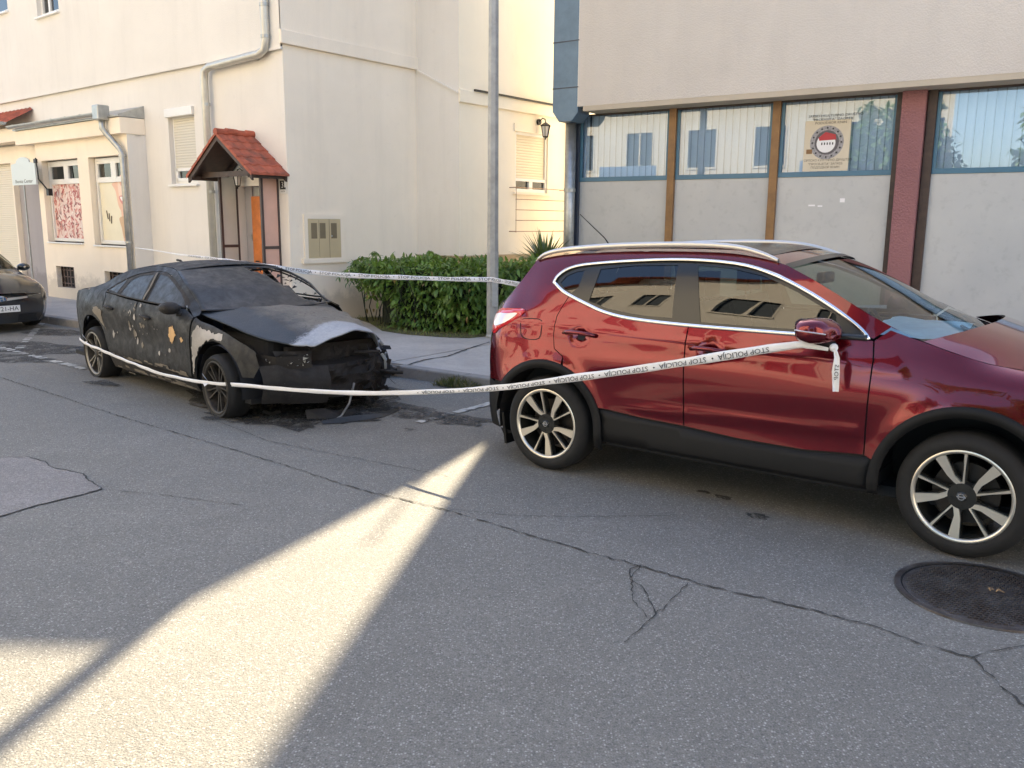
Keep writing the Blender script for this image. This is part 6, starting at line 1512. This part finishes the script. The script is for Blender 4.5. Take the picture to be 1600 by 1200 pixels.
for sd in (-1, 1):
    P = dict(parent=hy, side=sd)
    patch(GS_, 'body_side', [(-.12, .16), (-.12, .60), (-.16, .66), (-.28, .78), (-.55, .93), (-.80, .965), (-1.0, 1.0), (-1.2, 1.03), (-1.45, 1.16), (-1.75, 1.30), (-1.95, 1.385), (-2.3, 1.42), (-3.4, 1.42), (-3.85, 1.38), (-4.1, 1.0), (-4.15, .6), (-4.1, .25)]+[(-3.75, .22)]+arc(-3.44, .31, .36, 195, -15, 16)+[(-3.0, .2), (-1.25, .2)]+arc(-.86, .31, .36, 195, -15, 16)+[(-.45, .16)], M['grey_paint'], h=.08,
          holes=[[(-1.35, 1.0), (-1.72, 1.22), (-2.0, 1.34), (-2.3, 1.37), (-2.35, 1.0)], [(-2.45, 1.0), (-2.4, 1.37), (-3.1, 1.36), (-3.5, 1.28), (-3.45, 1.02)]], **P)
    patch(GS_, 'side_window', [(-1.33, .99), (-1.72, 1.23), (-2.0, 1.35), (-2.3, 1.38), (-3.1, 1.37), (-3.52, 1.29), (-3.47, 1.01), (-2.3, .99)], M['car_glass'], off=-.008, **P)
    for x in (-.86, -3.44):
        arch_liner(hy, x, .84, .31, .355, M['dark'], sd); wheel(hy, x, sd*.77, .31, .31, .205, .2, 'a', .1, sd, M['rim_burnt'], M['trim_black'], M['black_metal'])
    b = MB(); mo = Vector((-1.42, sd*.98, 1.0)); n_ = 12
    for dx, k_ in ((-.05, .6), (-.04, .9), (.02, 1), (.06, .8), (.085, .3)):
        for i in range(n_): a = 2*math.pi*i/n_; b.v.append(mo+Vector((dx, .105*k_*math.cos(a), .07*k_*math.sin(a))))
    for j in range(4):
        for i in range(n_): a = j*n_+i; c_ = j*n_+(i+1) % n_; b.f.append((a, c_, c_+n_, a+n_))
    b.tube([mo+Vector((0, -sd*.07, -.04)), mo+Vector((0, -sd*.16, -.05))], .02, 6); b.build('door_mirror', M['grey_paint'], hy, smooth=True)
    b = MB(); n_ = 16; hc = Vector((-.30, sd*.60, .665)); ax_ = Vector((-.62, sd*.62, .40)).normalized(); sx_ = Vector((.72, -sd*.62, -.20)).normalized()
    for j_ in range(9):
        ph = -math.pi/2+math.pi*j_/8
        for i in range(n_):
            a = 2*math.pi*i/n_; q_ = Vector((.17*math.cos(ph)*math.cos(a), .105*math.cos(ph)*math.sin(a), .075*math.sin(ph))); b.v.append(hc+Matrix.Rotation(sd*R(-42), 3, 'Z') @ (Matrix.Rotation(R(18), 3, 'Y') @ q_))
    for j_ in range(8):
        for i in range(n_): a = j_*n_+i; c_ = j_*n_+(i+1) % n_; b.f.append((a, c_, c_+n_, a+n_))
    b.build('headlight', M['lamp_white'], hy, smooth=True)
    patch(GS_, 'bumper_groove', [(-.14, .52), (-.5, .55), (-.5, .535), (-.14, .505)], M['trim_black'], off=.003, **P)
fe = edge3(GS_, [(-.12, .16), (-.12, .30), (-.12, .45), (-.12, .60), (-.16, .66)], 3)
cross_loft('front_bumper', fe, M['grey_paint'], hy, 18, bulge=.13, pw=2.6)
se = edge3(GS_, [(-1.15, 1.0), (-1.0, .985), (-.8, .955), (-.55, .925), (-.28, .78), (-.16, .66)], 3)
cross_loft('bonnet', se, M['grey_paint'], hy, 16, bulge=[.10+.06*i/len(se) for i in range(len(se))], crown=[.03+.035*math.sin(3*i/len(se)) for i in range(len(se))], pw=2.2)
wp = edge3(GS_, [(-1.15, 1.0), (-1.45, 1.16), (-1.75, 1.30), (-1.95, 1.385)], 3)
cross_loft('windscreen', wp, M['windscreen'], hy, 14, bulge=[.20-.12*i/len(wp) for i in range(len(wp))], crown=[.0+.04*i/len(wp) for i in range(len(wp))], pw=2.0)
rf = edge3(GS_, [(-1.95, 1.385), (-2.3, 1.42), (-3.4, 1.42), (-3.85, 1.38)], 3)
cross_loft('roof', rf, M['grey_paint'], hy, 12, bulge=.04, crown=.045, pw=2.0)
rr = edge3(GS_, [(-3.85, 1.38), (-4.1, 1.0), (-4.15, .6), (-4.1, .25)], 3)
cross_loft('rear_panel', rr, M['grey_paint'], hy, 12, bulge=-.08, pw=2.4)
def front(y, z, o_=0): # point on the nose surface
    e = GS_(-.12, z)[0]; q_ = 1-abs(max(-1, min(1, y/e)))**2.6; return Vector((-.12+.13*q_+o_, y, z))
b = MB(); L = [(y/10*.40, .555+.025*abs(y/10)) for y in range(-10, 11)]
for i in range(20):
    (y0, z0), (y1, z1) = L[i], L[i+1]; h0 = .028-.012*abs(i-10)/10; b.add([front(y0, z0-h0, .012), front(y1, z1-h0, .012), front(y1, z1+h0*.6, .012), front(y0, z0+h0*.6, .012)], [(0, 1, 2, 3)])
o = b.build('grille_bar', M['silver'], hy); md = o.modifiers.new('s', 'SOLIDIFY'); md.thickness = .02
b = MB(); 
for z0 in (.60, .625): 
    for i in range(20): (y0, _), (y1, _) = L[i], L[i+1]; b.add([front(y0, z0-.006, .004), front(y1, z0-.006, .004), front(y1, z0+.006, .004), front(y0, z0+.006, .004)], [(0, 1, 2, 3)])
b.build('grille_slats', M['trim_black'], hy)
eb = MB(); n_ = 24; v_ = [front(.085*math.cos(2*math.pi*k/n_), .565+.048*math.sin(2*math.pi*k/n_), .030) for k in range(n_)]+[front(.070*math.cos(2*math.pi*k/n_), .565+.036*math.sin(2*math.pi*k/n_), .034) for k in range(n_)]
eb.add(v_, [(k, (k+1) % n_, (k+1) % n_+n_, k+n_) for k in range(n_)]); em = eb.build('grille_emblem', M['chrome'], hy)
b = MB(); b.add([front(.07*math.cos(2*math.pi*k/n_), .565+.036*math.sin(2*math.pi*k/n_), .028) for k in range(n_)], [tuple(range(n_))]); b.build('emblem_field', mat('emblem_blue', (.05, .12, .22), .3, var=0), em, fix=False)
b = MB(); f0 = lambda y, z: front(y, .565+z, .036)
for q_ in ([(.022, -.028), (.034, -.028), (.026, .028), (.014, .028)], [(-.026, -.028), (-.014, -.028), (-.022, .028), (-.034, .028)], [(-.02, -.006), (.022, -.002), (.022, .008), (-.02, .004)]): b.add([f0(*k) for k in q_], [(0, 1, 2, 3)])
b.build('emblem_letter', M['chrome'], em, fix=False)
pl = MB().box(.022, .034, -.26, .26, .345, .455).build('number_plate', M['white'], hy, bevel=.004)
b = MB(); text_on(b, 'KN 721-HA', .10, lambda x, y: Vector((.0365, x, .40+y)), width=.46); b.build('plate_characters', M['ink'], pl, fix=False)
MB().box(-.10, -.0, -.5, .5, .19, .30).build('lower_grille', M['black_plastic'], hy)
MB().box(-4.0, -.3, -.72, .72, .16, .22).build('floor', M['dark'], hy); MB().box(-3.6, -1.5, -.7, .7, .22, .85).build('cabin', M['interior'], hy, bevel=.05)
hy.scale = (1, 1, HZS)

# ------------------------------------------------------------------ police tapes
def tape(name, label, pts, widths, ups, sag_text, text_h, flip=False, start=0.0, cat='tape', skip=0.0):
    root = None; L = [Vector(p) for p in pts]; n = len(L)
    S_ = [0.0]
    for i in range(1, n): S_.append(S_[-1]+(L[i]-L[i-1]).length)
    tot = S_[-1]
    def frame(s_):
        s_ = max(0, min(tot, s_)); i = max(0, min(n-2, bisect.bisect_right(S_, s_)-1)); f_ = (s_-S_[i])/(S_[i+1]-S_[i])
        c_ = L[i].lerp(L[i+1], f_); u_ = Vector(ups[i]).lerp(Vector(ups[i+1]), f_).normalized(); w_ = widths[i]+(widths[i+1]-widths[i])*f_; t_ = (L[i+1]-L[i]).normalized()
        u_ = (u_-t_*u_.dot(t_)).normalized(); return c_, u_, w_, t_
    k = int(tot/.03); v = []; f = []
    for q_ in range(k+1):
        c_, u_, w_, t_ = frame(tot*q_/k); nn = t_.cross(u_); wob = .003*math.sin(q_*.6)+.004*noise.noise(Vector((q_*.11, 0, 4))); w_ = w_*(1+.28*noise.noise(Vector((q_*.09, 3, 1))))
        for e in (-1, -.33, .33, 1): v.append(c_+u_*w_*.5*e+nn*(wob+.0015*math.sin(e*3+q_*.17)))
    for q_ in range(k):
        for e in range(3): f.append((q_*4+e, q_*4+e+1, q_*4+e+5, q_*4+e+4))
    o = mk(name, v, f, M['tape'], None, True); tag(o, label, cat)
    md = o.modifiers.new('s', 'SOLIDIFY'); md.thickness = .0012; md.offset = 0
    unit = text_h*13.2; s0 = start; words = MB(); tv, tf = text_mesh('STOP POLICIJA  •', 1.0)
    xs = [q_[0] for q_ in tv]; ys = [q_[1] for q_ in tv]; x0, x1, y0, y1 = min(xs), max(xs), min(ys), max(ys)
    while s0+unit < tot-.02:
        if s0 >= skip:
            P = []
            for q_ in tv:
                a = (q_[0]-x0)/(x1-x0); bb = ((q_[1]-y0)/(y1-y0)-.5)
                if flip: a = 1-a; bb = -bb
                c_, u_, w_, t_ = frame(s0+a*unit); nn = t_.cross(u_); qq = (s0+a*unit)/tot*k; w_ = w_*(1+.28*noise.noise(Vector((qq*.09, 3, 1)))); c_ = c_+nn*(.003*math.sin(qq*.6)+.004*noise.noise(Vector((qq*.11, 0, 4))))
                P.append((c_+u_*(bb*w_*.74), nn))
            words = MB()
            for sg_ in (-1, 1): words.add([p_+nn*.0045*sg_ for p_, nn in P], tf)
            words.build('printed_words', M['ink'], o, fix=False)
        s0 += unit*1.10
    return o
M['tape'] = mat('barrier_tape', (.78, .78, .80), .32, 0, var=.05, vs=12)
wloc = lambda x, y, z: car_world((AX, AY_), AA, x, y, z)
mir = car_world((QX, QY_), QA, 1.95, -.985, 1.075)
A_ = wloc(0, -.935, .3); B_ = wloc(WBA, -.955, .3); nrm = (Vector((B_.y-A_.y, -(B_.x-A_.x), 0))).normalized()
fp = [on_plane(x, y, A_, nrm) for x, y in ((124, 529), (132, 536), (142, 541), (150, 543), (165, 550), (200, 565), (250, 584), (300, 595), (335, 599))]
fp[0] += nrm*-.0
B2_ = Vector((B_.x, B_.y, 0)); n2_ = Vector((mir.y-B2_.y, -(mir.x-B2_.x), 0)).normalized()
fq = [on_plane(x, y, B2_, n2_) for x, y in ((345, 600), (380, 602), (420, 606), (470, 610), (520, 613), (570, 614.5), (620, 614), (680, 612), (740, 609), (800, 604), (850, 597), (900, 590), (950, 583.5), (1000, 576.5), (1050, 569), (1100, 561), (1150, 553), (1200, 545), (1250, 538))]+[mir+Vector((-.03, -.02, -.01))]
fp_all = fp+fq; nn_ = len(fp_all)
wd = [.030]*len(fp)+[.030, .032, .034, .034, .034, .034, .034, .036, .038, .040, .043, .045, .048, .050, .052, .053, .052, .048, .036, .02]
tape('police_tape', 'white police tape sagging from the burnt car wheels up to the red car mirror', fp_all, wd, [Vector((0, 0, 1))]*nn_, '', .026, flip=True, start=.2, skip=5.3)
# loose end below the mirror
le = [mir+Vector((-.0, -.035, -.0)), mir+Vector((.01, -.05, -.05)), mir+Vector((.012, -.045, -.13)), mir+Vector((.02, -.045, -.24))]
o = bpy.data.objects['police_tape']
sidev = Vector((math.cos(QA), math.sin(QA), 0)).normalized()
lv = []; 
for i, p_ in enumerate(le):
    w_ = (.008, .014, .022, .016)[i]; sv_ = (sidev+Vector((0, (.0, .35, -.15, .5)[i], 0))).normalized(); lv += [p_-sv_*w_, p_+Vector((0, -.007*(-1)**i, 0)), p_+sv_*w_]
mk('loose_end', lv, [(i*3+e, i*3+e+1, i*3+e+4, i*3+e+3) for i in range(3) for e in range(2)], M['tape'], o)
b = MB(); text_on(b, 'STOP', .036, lambda x, y: mir+Vector((.012, -.058, -.13))+sidev*(-y*.9)*1.0+Vector((0, 0, -x*1.0))); b.build('loose_end_words', M['ink'], o, fix=False)
MB().lathe([(.0, -.012), (.02, -.012), (.024, 0), (.02, .012), (0, .012)], 10, 'Y', mir+Vector((0, -.02, 0))).build('knot', M['tape'], o)
b = MB()
for c_ in (wloc(0, -.955, .40), wloc(WBA, -.96, .315)):
    for a in (-.6, .5): b.add([c_, c_+Vector((-.07*math.cos(a), 0, .09*math.sin(a)+.05)), c_+Vector((-.05*math.cos(a), -.01, .09*math.sin(a)+.02))], [(0, 1, 2)])
b.build('tie_ends', M['tape'], o, fix=False)
# thin tape behind, from the downpipe past the lamp post to the far side of the red car
pp0 = hl(-4.22, -.50, 0); pm_ = hl(.3, -1.0, 0); pp1 = Vector((-.30, 11.96, 0)); n3 = Vector((pm_.y-pp0.y, -(pm_.x-pp0.x), 0)).normalized(); n4 = Vector((pp1.y-pm_.y, -(pp1.x-pm_.x), 0)).normalized()
gp = [on_plane(x, y, pp0, n3) for x, y in ((211, 387), (240, 391), (280, 398), (330, 404), (380, 411), (430, 418))]+[on_plane(x, y, pm_, n4) for x, y in ((480, 425), (530, 429.5), (580, 432), (640, 434), (700, 436))]+[Vector((-.30, 11.96, 0))]
gp[-1].z = on_plane(765, 437, (0, 11.96, 0), (0, 1, 0)).z
fm_ = car_world((QX, QY_), QA, 1.9, 1.0, 1.12); gp += [gp[-1].lerp(fm_, t_)-Vector((0, 0, .10*math.sin(math.pi*t_))) for t_ in (.2, .4, .6, .8)]+[fm_]
tape('police_tape', 'thin white police tape strung from the downpipe past the lamp post to the red car', gp, [.012, .018, .03, .05, .062, .068, .07, .07, .066, .06, .06, .068]+[.07]*5, [Vector((0, 0, 1))]*len(gp), '', .040, start=1.0, skip=2.0)

# ------------------------------------------------------------------ debris on the road
def irregular(x, y, r, seed, st=1.6, ang=0, z=.006):
    rn = random.Random(seed); o_ = []
    for k in range(18):
        a = 2*math.pi*k/18; rr_ = r*(.6+.55*rn.random()); u_, w_ = rr_*math.cos(a)*st, rr_*math.sin(a); o_.append((x+u_*math.cos(ang)-w_*math.sin(ang), y+u_*math.sin(ang)+w_*math.cos(ang), z))
    return o_
m, t, p = nodes('soot_stain'); v = coords(t); n1 = nz(t, v, 5, 6, .7, .5); n2 = nz(t, v, 40, 5, .7)
t.links.new(mix(t, n1, (.012, .012, .012), (.055, .053, .05)), p.inputs['Base Color']); p.inputs['Roughness'].default_value = .8; bump(t, p, n2, .6, .01)
tr_ = N(t, 'ShaderNodeBsdfTransparent'); mxs = N(t, 'ShaderNodeMixShader'); t.links.new(ramp(t, mix(t, .45, n1, n2), [(.42, (0, 0, 0)), (.56, (.9, .9, .9))]), mxs.inputs[0])
t.links.new(tr_.outputs[0], mxs.inputs[1]); t.links.new(p.outputs[0], mxs.inputs[2]); t.links.new(mxs.outputs[0], t.nodes['Material Output'].inputs[0])
M['soot_stain'] = m
b = MB(); 
cxs = [car_world((AX, AY_), AA, x, y, 0) for x, y in ((3.1, -.2), (3.3, .1), (2.9, .4), (2.2, 0), (3.2, -.55), (2.85, -.75))]
for i, (c_, r_) in enumerate(zip(cxs, (.7, .6, .7, .8, .35, .3))): b.add(irregular(c_.x, c_.y, r_, 40+i, 1.2, AA, .0052+.0006*i), [tuple(range(18))])
for i, (px, py, r_) in enumerate(((60, 545, .5), (90, 520, .35), (20, 560, .3), (392, 641, .05), (425, 645, .09), (445, 652, .12), (481, 667, .045), (373, 655, .035), (500, 655, .12), (610, 640, .12), (318, 634, .10), (565, 655, .1), (700, 655, .22), (655, 640, .1), (160, 600, .12), (630, 652, .06), (640, 672, .03), (350, 640, .1))):
    g_ = on_ground(px, py); b.add(irregular(g_.x, g_.y, r_, 60+i, 2.2, AA+.3, .0055+.0004*i), [tuple(range(18))])
ss = b.build('soot_stain', M['soot_stain'], road, fix=False)
# faint oily marks under the red car
b = MB()
for i, (px, py, r_) in enumerate(((1130, 778, .04), (1185, 808, .05), (1100, 770, .03))):
    g_ = on_ground(px, py); b.add(irregular(g_.x, g_.y, r_, 90+i, 1.8, QA, .0055+.0004*i), [tuple(range(18))])
b.build('oil_stain', M['soot_stain'], road, fix=False)
def scrap(label, px, py, pts, thick, m, seed):
    g_ = on_ground(px, py); o_ = empty('burnt_scrap', g_, 0, label, 'debris', 'burnt debris in front of the burnt car'); rn = random.Random(seed)
    b_ = MB(); n_ = len(pts); top = []
    for i, (q0, wd_) in enumerate(pts):
        w0 = on_ground(*q0)-g_; a_ = on_ground(*(pts[min(i+1, n_-1)][0]))-on_ground(*(pts[max(i-1, 0)][0])); a_.z = 0; a_.normalize(); s__ = Vector((-a_.y, a_.x, 0)); zz = thick*(.5+rn.random())
        top.append((w0+s__*wd_+Vector((0, 0, .008+zz*.4)), w0+Vector((0, 0, .012+zz)), w0-s__*wd_+Vector((0, 0, .008))))
    vv = [q_ for r_ in top for q_ in r_]; b_.add(vv, [(i*3+e, i*3+e+1, i*3+e+4, i*3+e+3) for i in range(n_-1) for e in range(2)])
    ob = b_.build('strip', m, o_, fix=False); md_ = ob.modifiers.new('s', 'SOLIDIFY'); md_.thickness = .006; return o_
scrap('long curled strip of burnt trim lying on the road', 560, 657, [((503, 663), .02), ((530, 661), .03), ((560, 657), .045), ((592, 652), .04), ((612, 646), .02), ((622, 643), .01)], .03, M['soot'], 1)
scrap('flat charred sheet under the front of the burnt car', 530, 648, [((478, 655), .03), ((505, 652), .10), ((530, 649), .12), ((554, 645), .05)], .05, M['char'], 2)
scrap('short broken black strip beside the flat front tyre', 315, 636, [((298, 633), .008), ((318, 637), .02), ((340, 640), .012)], .02, M['char'], 3)
scrap('small black flake lying on the road before the flat tyre', 425, 648, [((412, 645), .02), ((425, 648), .05), ((438, 646), .02)], .02, M['char'], 4)
rod = empty('bent_rod', on_ground(520, 660), 0, 'bent grey metal rod leaning from the burnt front end to the ground', 'debris')
g_ = on_ground(520, 660); e_ = car_world((AX, AY_), AA, 3.62, -.05, .0)-g_
MB().tube([(0, 0, .012), (e_*.5)+Vector((0, 0, .03)), e_+Vector((0, 0, .12)), e_+Vector((.04, .05, .30))], .011, 6).build('rod', M['rim_burnt'], rod, smooth=True)
# white scraps by the crushed corner
rs = random.Random(13)
for i, (px, py, lb) in enumerate(((575, 604, 'white lump of melted plastic under the crushed corner'), (588, 601, 'pale curled scrap beside the melted lump'))):
    g_ = on_ground(px, py); o_ = empty('white_scrap', g_, 0, lb, 'debris'); b_ = MB(); n_ = 10
    for j, (r_, z_) in enumerate(((.035, .0), (.045, .02), (.03, .045), (.008, .055))):
        for k in range(n_): a = 2*math.pi*k/n_; q_ = r_*(.7+.6*rs.random()); b_.v.append(Vector((q_*math.cos(a)*1.5, q_*math.sin(a), z_)))
    for j in range(3):
        for k in range(n_): a = j*n_+k; c_ = j*n_+(k+1) % n_; b_.f.append((a, c_, c_+n_, a+n_))
    b_.build('lump', M['ash_white'] if i else M['white'], o_)
# coil of scorched hose on the pavement edge
ho = empty('scorched_hose', on_ground(598, 588), 0, 'coiled scorched hose lying between the burnt car and the kerb', 'debris'); b_ = MB(); pts = []
for k in range(40): a = k*.5; r_ = .09+.03*math.sin(k*.8); pts.append(Vector((r_*math.cos(a)*1.3, r_*math.sin(a), .03+.002*k)))
b_.tube(pts, .018, 7); b_.build('hose', M['char'], ho, smooth=True)
